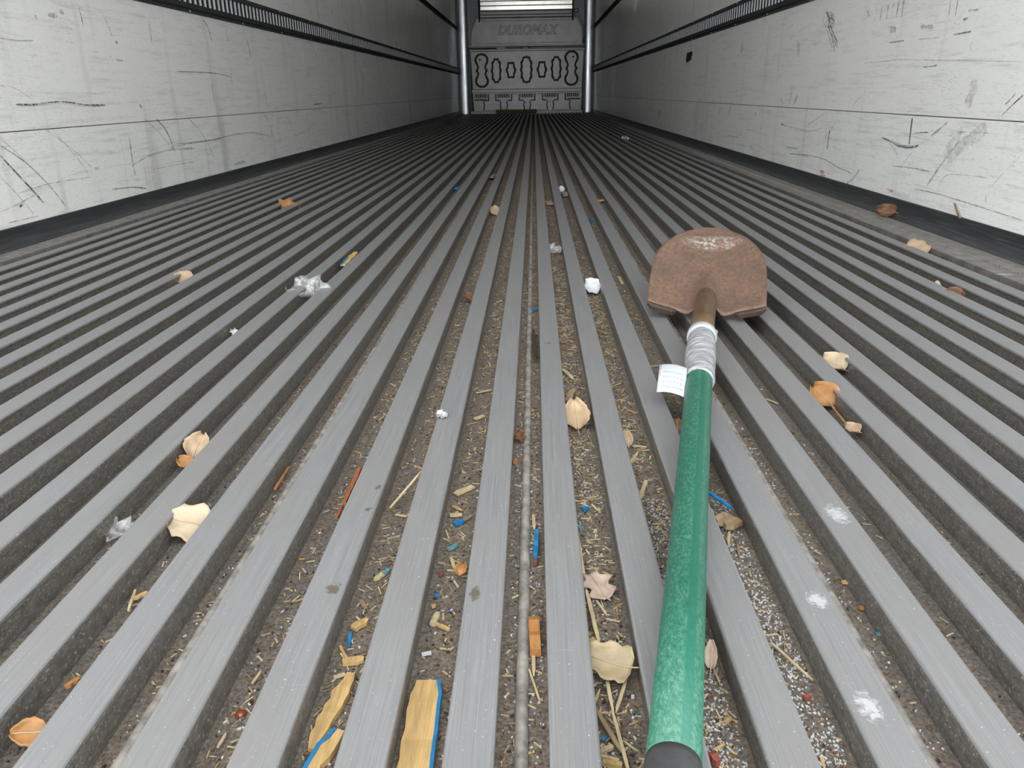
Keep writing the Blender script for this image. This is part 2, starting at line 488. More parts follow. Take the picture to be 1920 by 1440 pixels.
RAIL = (0.684, 0.802)
for side, s, X in (('left', -1, XL), ('right', 1, XR)):
    a, b_ = sorted((X + s * 0.006, X + s * 0.07))
    wl = MB().box((a, Y0, -0.20), (b_, Y1 + 0.06, ZC + 0.05)).build('wall_' + side, M['seam_grime'])
    tag(wl, 'white lined %s side wall of the trailer' % side, kind='structure')
    cuts = [Y0, 2.39, 7.30, 12.2, Y1 - 0.1] if s > 0 else [Y0, 5.1, 10.0, 14.3, Y1 - 0.1]
    for c0, c1 in zip(cuts, cuts[1:]):
        strip_panel('kick_panel', X, s, c0 + 0.0003, c1 - 0.0003, 0.02, 0.2835, 0.02, M['kick_panel_white'], wl)
    strip_panel('liner_panel', X - s * 0.0008, s, Y0, Y1 - 0.1, 0.2860, 0.69, 0.02, M['liner_white'], wl)
    strip_panel('liner_panel', X, s, Y0, Y1 - 0.1, 0.795, 1.44, 0.02, M['liner_white'], wl)
    strip_panel('liner_panel', X, s, Y0, Y1 - 0.1, 1.48, ZC, 0.02, M['liner_white'], wl)
    # coved black kick strip
    q = MB()
    r = 0.030
    prof = [(X + s * 0.01, -0.001), (X + s * 0.01, 0.046), (X - s * 0.003, 0.046), (X - s * 0.005, 0.044), (X - s * 0.006, r + 0.004)]
    for i in range(1, 7):
        an = math.pi / 2 * i / 6
        prof.append((X - s * (0.006 + r * (1 - math.cos(an))), 0.004 + r * (1 - math.sin(an))))
    prof += [(X - s * 0.050, 0.0018), (X - s * 0.052, -0.001)]
    q.extrude_y(prof, Y0, Y1 - 0.1)
    tag(q.build('baseboard_' + side, M['kick']), 'black coved kick strip along the %s wall' % side, kind='structure')

MB().box((XL - 0.07, Y0, ZC), (XR + 0.07, Y1 + 0.06, ZC + 0.08)).build('ceiling', M['ceiling_white'])['kind'] = 'structure'
MB().box((XL - 0.07, Y1, -0.20), (XR + 0.07, Y1 + 0.06, ZC + 0.05)).build('wall_front', M['bulkhead_grey'])['kind'] = 'structure'

# slotted cargo rails
PIT = 0.0508
for side, s, X, ph in (('left', -1, XL, 3.4057 - 0.0508 * 60), ('right', 1, XR, 0.31)):
    root = empty('cargo_rail', (X, 0, RAIL[0]))
    tag(root, 'dark slotted steel cargo rail running along the %s wall' % side, 'rail', 'slotted cargo rails')
    o3 = (X, 0, RAIL[0])
    pr = 0.016
    q = MB()
    q.extrude_y([(X, .684), (X - s * .0025, .684), (X - s * .0025, .6985), (X - s * .004, .6985), (X - s * .004, .684 - 0.0005 + .001), (X, .684 + .0005)][:4] + [(X, .6985)], 0.2, Y1 - 0.12, 0)
    q.build('lower_flange', M['rail_flange'], root, o3)
    q = MB()
    q.extrude_y([(X, .6985), (X - s * pr, .7000), (X - s * pr, .7190), (X - s * (pr - .012), .7190), (X, .7180)], 0.2, Y1 - 0.12)
    q.build('lower_web', M['rail_paint'], root, o3)
    q = MB()
    q.extrude_y([(X, .777), (X - s * (pr - .012), .776), (X - s * pr, .776), (X - s * pr, .786), (X - s * .004, .7935), (X - s * .0025, .802), (X, .802)], 0.2, Y1 - 0.12)
    q.build('upper_web', M['rail_paint'], root, o3)
    q = MB().box(*[tuple(sorted(c)[i] for c in ((X - s * .001, X - s * .003), (0.2, Y1 - .12), (.717, .778))) for i in (0, 1)])
    q.build('back_strip', M['rail_paint'], root, o3)
    # rungs between the slots: painted face, bright worn cut edges
    w = 0.0262
    q = MB()
    q.box(*[tuple(sorted(c)[i] for c in ((-s * .003, -s * pr), (-w / 2, w / 2), (0.0345, 0.0925))) for i in (0, 1)])
    q.mi = [0, 0, 1, 0, 1, 0] if True else q.mi
    me = q.mesh('rung', [M['rail_paint'], M['bright_zinc']])
    for f in me.polygons: f.material_index = 1 if abs(f.normal.y) > 0.7 else 0
    far = MB()
    ys = [ph + i * PIT - PIT * 0.5 for i in range(300) if 1.9 < ph + i * PIT < Y1 - 0.15]
    for y in ys:
        if y < 8.2: link('rung', me, root, (0, y, 0))
        else:
            far.box(*[tuple(sorted(c)[i] for c in ((X - s * .003, X - s * pr), (y - w / 2, y + w / 2), (.7185, .7765))) for i in (0, 1)])
    fm = far.build('far_rungs', [M['rail_paint'], M['bright_zinc']], root, o3)
    for f in fm.data.polygons: f.material_index = 1 if abs(f.normal.y) > 0.7 else 0
    fm['kind'] = 'stuff'
    for i in range(16):
        y = 2.2 + i * 0.61
        for z in (.691, .797):
            q = MB(); q.tube([(X - s * .002, y, z), (X - s * .006, y, z)], [.0042, .0030], 8)
            q.build('bolt', M['bright_zinc'], root, o3)
    # plain narrow rail higher up
    q = MB()
    q.extrude_y([(X, 1.428), (X - s * .014, 1.431), (X - s * .014, 1.444), (X - s * .004, 1.447), (X - s * .004, 1.472), (X - s * .014, 1.475), (X - s * .014, 1.488), (X, 1.492)], 0.2, Y1 - 0.12)
    ur = q.build('wall_rail', M['rail_paint'], None, (X, 0, 1.428), (X, 0, 1.428))
    tag(ur, 'narrow dark plain rail high on the %s wall' % side, 'rail', 'narrow upper rails')

# ------------------------------------------------------------------ front end of the trailer
YB = 15.28
def bx(cx): return (-1.169 + (cx - 350) * 0.0017417) * YB / 15.44 - 0.004
def bz(cy):
    z = 1.072 - (cy - 540) * (0.00164 if cy > 540 else 0.00157)
    return CAM_H + (z - CAM_H) * YB / 15.44
def b3(y): return lambda x, z: (x, y, z)
bo = (bx(945), YB, 0)
bulk = empty('bulkhead', bo)
tag(bulk, 'grey moulded plastic air bulkhead at the far end of the trailer', 'bulkhead')
def P(pts): return [(bx(x), bz(y)) for x, y in pts]
def scallop(cx, y0, y1, hw, bumps, amp, tip=0.5):
    n = 72; cy = (y0 + y1) / 2; hh = (y1 - y0) / 2
    out = []
    for i in range(n):
        a = 2 * math.pi * i / n
        ca, sa = math.cos(a), math.sin(a)
        k = (abs(ca) ** 2.6 + abs(sa) ** 2.6) ** (-1 / 2.6)
        f = 1 - amp * (0.5 - 0.5 * math.cos(bumps * a))
        out.append((cx + hw * k * ca * f, cy + hh * k * sa * (1 - amp * 0.5 * (0.5 - 0.5 * math.cos(bumps * a)))))
    return out
def dumbbell(cx, y0, y1, R, hw):
    rows = []
    n = 48
    for i in range(n + 1):
        y = y0 + (y1 - y0) * i / n
        d = min(y - y0, y1 - y)
        if d < R * 1.75: wv = max(math.sqrt(max(0, R * R - (d - R) ** 2)), hw * 0.92 if d > R else 0)
        else: wv = hw * (1 + 0.16 * math.cos((y - (y0 + y1) / 2) * 2 * math.pi / 70))
        rows.append((y, wv))
    return [(cx - wv, y) for y, wv in rows] + [(cx + wv, y) for y, wv in reversed(rows[1:-1])]
shapes = [('d', 467, 560, 915, 68, 50), ('s', 623, 610, 872, 52, 10, .17), ('s', 780, 650, 822, 50, 6, .22), ('s', 945, 592, 876, 62, 12, .14),
          ('s', 1110, 648, 822, 50, 6, .22), ('s', 1263, 598, 860, 54, 10, .17), ('d', 1425, 545, 908, 70, 50)]
def outline(sh, grow):
    if sh[0] == 'd': return dumbbell(sh[1], sh[2] - grow, sh[3] + grow, sh[4] + grow, sh[5] + grow)
    return scallop(sh[1], sh[2] - grow, sh[3] + grow, sh[4] + grow, sh[5], sh[6])
q = MB(); q.box((bx(340), YB + .05, bz(1172)), (bx(1560), YB + .07, bz(225)))
q.build('back_plate', M['bulkhead_back'], bulk, bo)
q = MB()
q.plate([P([(352, 540), (1552, 540), (1535, 935), (368, 935)])] + [P(outline(s_, 7)) for s_ in shapes], b3(YB), (0, .05, 0))
q.build('middle_panel', M['bulkhead_grey'], bulk, bo)
for s_ in shapes:
    q = MB(); q.plate([P(outline(s_, -17))], b3(YB + .006), (0, .044, 0))
    q.build('raised_pad', M['bulkhead_pad'], bulk, bo)
for cx, cy in ((450, 622), (1442, 605)):
    q = MB(); q.tube([(bx(cx), YB + .004, bz(cy)), (bx(cx), YB + .012, bz(cy))], .018, 10); q.build('plug', M['vent_dark'], bulk, bo)
def bar(name, x0, y0, x1, y1, out, mat='bulkhead_grey', back=0.05):
    q = MB(); z0, z1 = sorted((bz(y0), bz(y1))); e = 0.008
    prof = [(YB + back, z0), (YB - out + e, z0), (YB - out, z0 + e), (YB - out, z1 - e), (YB - out + e, z1), (YB + back, z1)]
    n = len(prof)
    for x in (bx(x0), bx(x1)): q.v += [(x, y, z) for y, z in prof]
    for i in range(n):
        j = (i + 1) % n; q.face((i, j, n + j, n + i))
    q.face(range(n)); q.face(range(n, 2 * n))
    return q.build(name, mat if not isinstance(mat, str) else M[mat], bulk, bo)
bar('ledge', 345, 488, 630, 500, .03); bar('ledge', 345, 515, 1560, 538, .035)
bar('ledge', 330, 478, 1560, 492, .03); bar('ledge', 720, 500, 890, 512, .026); bar('ledge', 980, 500, 1540, 512, .026)
bar('latch', 632, 494, 720, 516, .045); bar('ledge', 905, 500, 968, 516, .02)
bar('ledge', 360, 938, 1535, 974, .045)
q = MB()
q.plate([P([(365, 478), (375, 330), (432, 185), (470, 215), (1425, 215), (1470, 188), (1525, 300), (1530, 478)])], b3(YB - .006), (0, .05, 0))
up_panel = q.build('upper_panel', M['bulkhead_grey'], bulk, bo)
bar('groove_rib', 410, 448, 1490, 456, .016); bar('groove_rib', 410, 464, 1490, 470, .014)
# bent tubes that frame the upper panel
for pts in ([(345, 478), (345, 330), (400, 165), (452, 158)], [(1548, 470), (1550, 300), (1492, 165), (1440, 160)]):
    q = MB(); q.tube([(bx(x), YB - .01, bz(y)) for x, y in pts], .022, 10); q.build('frame_tube', M['bulkhead_grey'], bulk, bo)
# foot of the bulkhead: pads, channels and five vents
def pad_outline(xa, xb, g):
    r = [(xb - 28 + g, 990 - g * .3), (xb - 28 + g, 1055 - g), (xb + 12, 1058 - g), (xb + 28 + g, 1075), (xb + 18 + g, 1100), (xb + 22 + g, 1125), (xb + 28 + g, 1164 + g * .3)]
    c = (xa + xb)
    return r + [(c - x, y) for x, y in reversed(r)]
PADS = ((505, 640), (755, 895), (1005, 1145), (1255, 1390))
q = MB(); q.plate([P([(365, 975), (1540, 975), (1530, 1172), (375, 1172)])] +
                  [P([(x - 70, 986), (x + 70, 986), (x + 70, 1028), (x - 70, 1028)]) for x in (452, 696, 950, 1200, 1440)] +
                  [P(pad_outline(a, b, 5)) for a, b in PADS] + [P([(380, 1042), (515, 1042), (515, 1056), (380, 1056)]), P([(1385, 1042), (1525, 1042), (1525, 1056), (1385, 1056)])], b3(YB), (0, .05, 0))
q.build('foot_panel', M['bulkhead_grey'], bulk, bo)
for a, b in PADS:
    q = MB(); q.plate([P(pad_outline(a, b, -7))], b3(YB - .006), (0, .055, 0)); q.build('foot_pad', M['bulkhead_pad'], bulk, bo)
for x in (452, 696, 950, 1200, 1440):
    q = MB(); q.box((bx(x - 72), YB + .042, bz(1028)), (bx(x + 72), YB + .049, bz(986)))
    vt = q.build('vent', M['vent_dark'], bulk, bo)
    for i in range(7):
        xx = bx(x - 60 + i * 20)
        q = MB(); q.box((xx - .007, YB + .022, bz(1028)), (xx + .007, YB + .040, bz(986))); q.build('vent_bar', M['bulkhead_grey'], vt, bo)
bar('shelf_lip', 470, 112, 1420, 148, -.02); bar('shelf_lip', 470, 152, 1420, 178, .004); bar('shelf_lip', 470, 184, 1420, 214, -.01)
# raised lettering on the upper panel
cu = bpy.data.curves.new('raised_lettering', 'FONT')
cu.body = 'DUROMAX'; cu.size = 0.215; cu.shear = 0.28; cu.extrude = 0.003; cu.offset = 0.0; cu.bevel_depth = 0.009; cu.bevel_resolution = 0
cu.align_x = 'CENTER'; cu.space_character = 1.03; cu.resolution_u = 3
tmp = bpy.data.objects.new('tmp_text', cu); COL.objects.link(tmp)
bpy.context.view_layer.update()
tme = bpy.data.meshes.new_from_object(tmp.evaluated_get(bpy.context.evaluated_depsgraph_get()))
bpy.data.objects.remove(tmp)
tme.materials.clear(); tme.materials.append(M['bulkhead_grey']); tme.name = 'raised_lettering'
lt = link('raised_lettering', tme, bulk)
xs = [v.co.x for v in tme.vertices]; wsc = (bx(1290) - bx(648)) / (max(xs) - min(xs))
lt.rotation_euler = (math.radians(90), 0, 0); lt.scale = (wsc, 1.0, 1.0)
lt.location = (bx(968) - bo[0] - wsc * (max(xs) + min(xs)) / 2, -.010, bz(360))

# bright corrugated cover above the bulkhead
lou = empty('evaporator_cover', (bx(945), YB + .05, bz(105)))
tag(lou, 'bright ribbed aluminium cover above the grey bulkhead', 'cover')
lo3 = tuple(lou.location)
zt = bz(103)
for i in range(14):
    z0 = zt + i * 0.076
    q = MB()
    pr = [(YB + .03, z0 + .003), (YB + .012, z0 + .004), (YB + .010, z0 + .008), (YB + .010, z0 + .067), (YB + .012, z0 + .071), (YB + .03, z0 + .072), (YB + .07, z0 + .073), (YB + .07, z0 + .004)]
    n = len(pr)
    for x in (bx(470), bx(1425)): q.v += [(x, y, z) for y, z in pr]
    for k in range(n): q.face((k, (k + 1) % n, n + (k + 1) % n, n + k))
    q.face(range(n)); q.face(range(n, 2 * n))
    q.build('slat', M['slat'], lou, lo3)
for cx in (456, 1432):
    q = MB(); q.box((bx(cx) - .010, YB - .02, bz(100)), (bx(cx) + .010, YB + .06, bz(-600))); q.build('side_channel', M['rail_paint'], lou, lo3)
    q = MB(); q.box((bx(cx) - .010, YB - .02, bz(225)), (bx(cx) + .010, YB + .06, bz(103))); q.build('side_channel', M['rail_paint'], bulk, bo)

# corner posts: rounded galvanised columns
for nme, x0, x1, lab in (('trim_1', -1.3975, bx(332), 'left'), ('trim_2', bx(1552), 1.1025, 'right')):
    q = MB()
    wv = x1 - x0
    prof = [(x0, Y1), (x0, YB - .02)]
    cxp = x0 + wv * 0.5
    for i in range(15):
        an = math.pi * (1 - i / 14)
        prof.append((cxp + wv * 0.42 * math.cos(an), YB - .02 - .032 * math.sin(an) ** .7))
    prof += [(x1, YB - .02), (x1, Y1)]
    n = len(prof)
    for z in (-.03, ZC): q.v += [(x, y, z) for x, y in prof]
    for k in range(n - 1): q.face((k, k + 1, n + k + 1, n + k), 0, True)
    tag(q.build(nme, M['post']), 'rounded galvanised corner post at the %s front corner' % lab, kind='structure')
# upper side fillers beside the bright cover
for nme, xa, xb in (('trim_3', 332, 446), ('trim_4', 1442, 1552)):
    q = MB(); q.box((bx(xa), YB + .02, bz(480)), (bx(xb), YB + .06, ZC))
    tag(q.build(nme, M['filler_metal']), 'grey metal filler panel above the bulkhead', kind='structure')
q = MB(); q.box((bx(1447), YB - .05, bz(142)), (bx(1490), YB + .02, bz(98)))
sb = q.build('sensor_box', M['black_plastic'], None, (bx(1468), YB, bz(142)), (bx(1468), YB, bz(142)))
tag(sb, 'small black sensor box right of the bright ribbed cover', 'box')
q = MB(); q.tube([(bx(1466), YB - .05, bz(121)), (bx(1466), YB - .056, bz(121))], .012, 10); q.build('lens', M['bulkhead_grey'], sb, (bx(1468), YB, bz(142)))
# brown board lying in front of the bulkhead
q = MB()
pa, pb = at(929, 212, .0), at(1005, 213.5, .0)
pa.y = pb.y = 14.95; pa.x = bx(612) * .98; pb.x = bx(1052) * .98
q.obox(((pa.x + pb.x) / 2, 14.95, .034), ((pb.x - pa.x) / 2, .03, -.002), (0, .012, .004), (0, -.008, .031))
bd = q.build('board', M['brown_board'], None, (pa.x, 14.95, 0), (pa.x, 14.95, 0))
tag(bd, 'brown wooden board lying at the foot of the grey bulkhead', 'board')

# ------------------------------------------------------------------ marks on the walls
def wall_strip(name, X, s, pts, wpx, mat, parent, lift=0.0015):
    """thin mark on a wall along pixel-traced points"""
    P3 = [on_x(u, v, X - s * lift) for u, v in pts]
    n = len(P3); q = MB()
    for i, p in enumerate(P3):
        d = (P3[min(i + 1, n - 1)] - P3[max(i - 1, 0)]); d.x = 0; d.normalize()
        nn = Vector((0, -d.z, d.y))
        wv = wpx * depth_of(p) / F_PX * 0.5
        wv *= (0.45 if i in (0, n - 1) else 1.0) * random.uniform(.75, 1.2)
        q.v += [tuple(p + nn * wv), tuple(p - nn * wv)]
    for i in range(n - 1): q.face((2 * i, 2 * i + 2, 2 * i + 3, 2 * i + 1))
    return q.build(name, M[mat], parent, recalc=False)
def smooth_pts(pts, k=5):
    out = []
    for i in range(len(pts) - 1):
        p0, p1, p2, p3 = pts[max(i - 1, 0)], pts[i], pts[i + 1], pts[min(i + 2, len(pts) - 1)]
        for j in range(k):
            t_ = j / k
            out.append(tuple(0.5 * (2 * b + (c - a) * t_ + (2 * a - 5 * b + 4 * c - d) * t_ ** 2 + (3 * b - a - 3 * c + d) * t_ ** 3) for a, b, c, d in zip(p0, p1, p2, p3)))
    return out + [pts[-1]]
WL, WR = bpy.data.objects['wall_left'], bpy.data.objects['wall_right']
left_marks = [
    ('scuff_shade_dark', 4, [(30, 196), (65, 196), (115, 191), (160, 197), (198, 197)]), ('scuff_white', 3, [(70, 195.5), (115, 193.6), (160, 199)]),
    ('scuff_shade_dark', 4, [(0, 291), (25, 318), (55, 350), (82, 380)]), ('scuff_shade_dark', 2, [(0, 272), (45, 302), (90, 345), (123, 386)]),
    ('scuff_grey', 2, [(0, 258), (35, 290), (85, 340)]), ('scuff_grey', 2, [(80, 238), (120, 268), (150, 292), (172, 314)]),
    ('scuff_grey', 1.6, [(95, 240), (140, 290), (168, 330)]), ('scuff_shade_dark', 3, [(292, 222), (310, 242), (322, 268), (326, 282)]),
    ('scuff_grey', 3, [(272, 224), (295, 245), (318, 272)]), ('scuff_grey', 3, [(246, 312), (280, 292), (320, 281), (365, 278)]),
    ('scuff_grey', 2, [(318, 278), (360, 268), (400, 262), (440, 252), (475, 249), (508, 256)]), ('scuff_grey', 2, [(353, 222), (375, 245), (395, 280), (402, 297)]),
    ('scuff_grey', 2, [(492, 210), (506, 232), (510, 256)]), ('scuff_shade_dark', 3, [(509, 244), (510, 256)]),
    ('scuff_grey', 1.6, [(535, 212), (548, 240)]), ('scuff_grey', 5, [(242, 255), (248, 300), (254, 330)]), ('scuff_grey', 2, [(283, 308), (288, 340)]),
    ('scuff_grey', 2, [(0, 398), (35, 382), (64, 366)]), ('scuff_grey', 2, [(0, 330), (30, 362), (64, 402)]), ('scuff_shade_dark', 5, [(36, 388), (44, 382)]),
    ('scuff_grey', 2, [(34, 363), (90, 345), (170, 332)]), ('scuff_shade_dark', 2, [(210, 355), (250, 351), (276, 354)]), ('scuff_grey', 1.6, [(284, 318), (330, 309), (365, 303)]),
    ('scuff_red', 1.6, [(16, 418), (50, 410), (72, 405)]), ('scuff_red', 4, [(216, 78), (221, 81)]), ('scuff_shade_dark', 3, [(206, 106), (208, 107)]), ('scuff_grey', 4, [(218, 112), (230, 114)]),
    ('scuff_shade_dark', 3, [(148, 15), (152, 30), (156, 48)]), ('scuff_shade_dark', 3, [(66, 28), (69, 36)]), ('scuff_grey', 8, [(90, 28), (108, 30)]), ('scuff_grey', 8, [(112, 20), (120, 26)]),
    ('scuff_shade_dark', 1.6, [(194, 30), (203, 48), (210, 68)]), ('scuff_shade_dark', 2, [(278, 38), (282, 58), (285, 82)]), ('scuff_shade_dark', 3, [(382, 38), (390, 52), (398, 78)]),
    ('scuff_shade_dark', 2.4, [(462, 72), (468, 95), (470, 108)]), ('scuff_shade_dark', 2, [(424, 55), (427, 78)]), ('scuff_shade_dark', 1.8, [(397, 158), (401, 192)]), ('scuff_shade_dark', 1.4, [(430, 110), (436, 160)]),
    ('scuff_grey', 4, [(497, 172), (500, 190)]), ('scuff_shade_dark', 2, [(588, 196), (604, 194)]), ('scuff_grey', 3, [(0, 71), (30, 76), (62, 76)]),
    ('scuff_shade_dark', 4, [(262, 196), (266, 202)]), ('scuff_grey', 1.5, [(0, 160), (30, 166), (62, 188)]), ('scuff_shade_dark', 1.4, [(330, 134), (400, 137), (435, 145)]),
    ('scuff_blue', 5, [(178, 316), (186, 315)]), ('scuff_blue', 3, [(330, 270), (380, 265), (420, 258)]), ('scuff_blue', 6, [(440, 308), (460, 303)]),
]
for n_, (mt, wv, pts) in enumerate(left_marks):
    wall_strip('scuff_shade_mark', XL, -1, smooth_pts(pts), wv, mt, WL, .0024 if mt == 'scuff_white' else .0015)
right_marks = [
    ('scuff_shade_dark', 6, [(1549, 22), (1553, 30), (1556, 44)]), ('scuff_grey', 7, [(1558, 24), (1562, 36), (1558, 48)]), ('scuff_shade_dark', 3, [(1552, 48), (1560, 70), (1565, 98)]),
    ('scuff_shade_dark', 3, [(1557, 48), (1564, 66), (1571, 80)]), ('scuff_shade_dark', 2, [(1559, 62), (1566, 80), (1570, 90)]),
    ('scuff_grey', 2, [(1547, 30), (1544, 40), (1552, 52), (1562, 44), (1565, 30), (1557, 22), (1550, 26)]), ('scuff_shade_dark', 2, [(1548, 44), (1556, 34), (1564, 40), (1560, 52), (1552, 46)]), ('scuff_soft', 16, [(1556, 24), (1556, 38), (1554, 52)]), ('scuff_shade_dark', 1.5, [(1550, 54), (1557, 78), (1561, 90)]),
    ('scuff_grey', 7, [(1626, 20), (1630, 30)]), ('scuff_soft', 6, [(1644, 14), (1640, 38)]), ('scuff_soft', 6, [(1654, 12), (1650, 40)]), ('scuff_grey', 6, [(1666, 8), (1662, 38)]),
    ('scuff_soft', 6, [(1676, 4), (1672, 36)]), ('scuff_grey', 6, [(1686, 2), (1680, 34)]), ('scuff_grey', 6, [(1695, 0), (1690, 32)]),
    ('scuff_shade_dark', 2, [(1667, 80), (1682, 78), (1695, 76)]), ('scuff_grey', 2, [(1720, 74), (1745, 72), (1764, 69)]), ('scuff_shade_dark', 3, [(1788, 65), (1800, 63), (1821, 59)]),
    ('scuff_shade_dark', 2, [(1779, 32), (1781, 12), (1782, 0)]), ('scuff_shade_dark', 3, [(1791, 30), (1796, 0)]), ('scuff_shade_dark', 4, [(1806, 37), (1814, 34)]), ('scuff_grey', 4, [(1815, 20), (1836, 18)]),
    ('scuff_grey', 1.6, [(1622, 118), (1660, 115), (1684, 112), (1760, 113), (1840, 114), (1919, 116)]), ('scuff_shade_dark', 2, [(1730, 126), (1750, 124), (1757, 122)]),
    ('scuff_blue', 12, [(1668, 54), (1680, 56)]), ('scuff_blue', 7, [(1725, 50), (1750, 50)]),
    ('scuff_soft', 14, [(1486, 160), (1480, 195)]), ('scuff_grey', 8, [(1496, 178), (1488, 194)]), ('scuff_soft', 16, [(1390, 82), (1392, 98)]), ('scuff_soft', 14, [(1496, 80), (1498, 106)]),
    ('scuff_soft', 26, [(1830, 150), (1820, 180), (1812, 200)]), ('scuff_shade_dark', 3, [(1919, 178), (1900, 195), (1879, 216)]), ('scuff_shade_dark', 3, [(1905, 175), (1885, 196)]),
    ('scuff_grey', 5, [(1777, 228), (1762, 242), (1745, 255)]), ('scuff_soft', 26, [(1850, 238), (1810, 268), (1775, 300)]), ('scuff_soft', 18, [(1805, 240), (1790, 262), (1770, 290)]),
    ('scuff_grey', 6, [(1800, 262), (1775, 295), (1762, 312), (1738, 348)]), ('scuff_grey', 2, [(1915, 290), (1885, 320), (1860, 348)]), ('scuff_grey', 2, [(1760, 350), (1770, 332), (1790, 327), (1850, 333)]),
    ('scuff_grey', 2, [(1780, 256), (1795, 248), (1820, 248), (1855, 250)]), ('scuff_shade_dark', 1.6, [(1712, 250), (1735, 248), (1742, 250)]),
    ('scuff_grey', 2, [(1514, 234), (1530, 224), (1545, 212)]), ('scuff_grey', 2, [(1547, 256), (1560, 240), (1570, 226)]), ('scuff_shade_dark', 5, [(1556, 244), (1553, 262), (1551, 280)]),
    ('scuff_shade_dark', 3, [(1464, 232), (1470, 234)]), ('scuff_blue', 2, [(1468, 234), (1490, 240), (1520, 246), (1540, 240)]), ('scuff_shade_dark', 1.6, [(1475, 276), (1496, 279)]),
    ('scuff_shade_dark', 1.4, [(1480, 288), (1520, 292), (1548, 300), (1570, 313), (1597, 325)]), ('scuff_grey', 4, [(1612, 318), (1600, 334), (1585, 346)]),
    ('scuff_red', 6, [(1538, 322), (1545, 323)]), ('scuff_red', 3, [(1538, 328), (1548, 330)]), ('scuff_red', 3, [(1668, 358), (1674, 360)]), ('scuff_red', 2, [(1662, 354), (1676, 358)]),
    ('scuff_grey', 1.6, [(1690, 312), (1700, 298), (1710, 286)]), ('scuff_grey', 1.6, [(1668, 268), (1680, 285), (1684, 297)]), ('scuff_shade_dark', 1.4, [(1716, 354), (1760, 364), (1800, 376), (1860, 395), (1919, 414)]),
    ('scuff_shade_dark', 1.6, [(1673, 311), (1710, 315), (1745, 322)]), ('scuff_grey', 4, [(1849, 362), (1848, 380)]), ('scuff_soft', 10, [(1350, 200), (1346, 230)]), ('scuff_soft', 9, [(1370, 200), (1366, 216)]),
    ('scuff_grey', 2, [(1364, 254), (1385, 258)]), ('scuff_grey', 2, [(1380, 270), (1398, 275)]), ('scuff_grey', 1.6, [(1475, 55), (1485, 47), (1488, 48)]),
    ('scuff_grey', 2, [(1598, 199), (1614, 181)]), ('scuff_white', 5, [(1676, 267), (1690, 271), (1704, 273), (1722, 270)]), ('scuff_shade_dark', 4, [(1676, 270), (1690, 274.5), (1704, 276.5), (1722, 273)]), ('joint_dark', 4, [(1710.5, 221), (1708, 240), (1706, 256), (1704, 276)]), ('scuff_shade_dark', 3, [(1655, 259), (1675, 266), (1697, 274)]),  # dark strip just under the white gouge is its shadow, painted on
    ('scuff_shade_dark', 2, [(1706, 276), (1722, 273)]), ('scuff_white', 2, [(1822, 96), (1820, 86), (1824, 78)]),
]
for mt, wv, pts in right_marks:
    wall_strip('scuff_shade_mark', XR, 1, smooth_pts(pts), wv, mt, WR, .0024 if mt == 'scuff_white' else .0015)
# flat black patch painting the dark of a torn hole in the right liner
hp = [(1287, 106), (1288, 99), (1292, 98), (1298, 96), (1298, 102), (1296, 108), (1297, 111), (1292, 115), (1287, 118), (1286, 112)]
q = MB(); H = [on_x(u, v, XR - .0014) for u, v in hp]
q.plate([[(p.y, p.z) for p in H]], lambda y, z: (XR - .0014, y, z), (.002, 0, 0)); q.build('hole_dark_patch', M['vent_dark'], WR)
# split in the right kick panel, with a raised lip, and a splinter of liner by the floor
q = MB(); G = [on_x(u, v, XR) for u, v in ((1655, 258), (1668, 262), (1684, 271), (1700, 273), (1722, 270))]
q.tube([(XR - .001, p.y, p.z) for p in G], [.001, .002, .003, .003, .001], 6); q.build('raised_lip', M['white_paper'], WR)
for pts, lab, mt, wd in (([(1790, 381), (1799, 409)], 'thin pale wood splinter stuck to the right wall above the black strip', 'wood_tan', .0035),):
    a_, b_ = on_x(*pts[0], XR - .004), on_x(*pts[1], XR - .006)
    q = MB(); dv = (b_ - a_) / 2
    q.obox((a_ + b_) / 2, dv, Vector((.0015, 0, 0)), Vector((0, wd, 0)))
    q.obox((a_ + b_) / 2 + dv * .5 + Vector((-.001, -wd * 1.6, 0)), dv * .45, Vector((.0012, 0, 0)), Vector((0, wd * .5, 0)))
    o_ = (a_ + b_) / 2
    tag(q.build('splinter', M[mt], None, tuple(o_), o_), lab, 'splinter')

# ------------------------------------------------------------------ shovel
S0 = Vector((0.262, 1.165, 0.030))           # where the socket meets the blade
hd = Vector((0.216, 0.976, 0)).normalized()   # towards the blade tip
hr = Vector((hd.y, -hd.x, 0))
org = Vector((0.078, 0.333, 0.0))
shovel = empty('shovel', org)
tag(shovel, 'round-point shovel with rusty blade and green handle lying on the ribs', 'shovel')
heel = Vector((0.287, 1.262, 0.016))
tau = math.radians(22)
ey = hd * math.cos(tau) + Vector((0, 0, math.sin(tau)))
ez = -hd * math.sin(tau) + Vector((0, 0, math.cos(tau)))
L_B = 0.262
HW = [(0, .0965), (.2, .0985), (.38, .0985), (.48, .0970), (.56, .0935), (.64, .0880), (.72, .0795), (.80, .0685), (.87, .0555), (.93, .0400), (.97, .0260), (1, .010)]
def hw(t_):
    for (a, x), (b, y) in zip(HW, HW[1:]):
        if t_ <= b: return x + (y - x) * (t_ - a) / (b - a)
    return HW[-1][1]
NU, NV = 30, 36
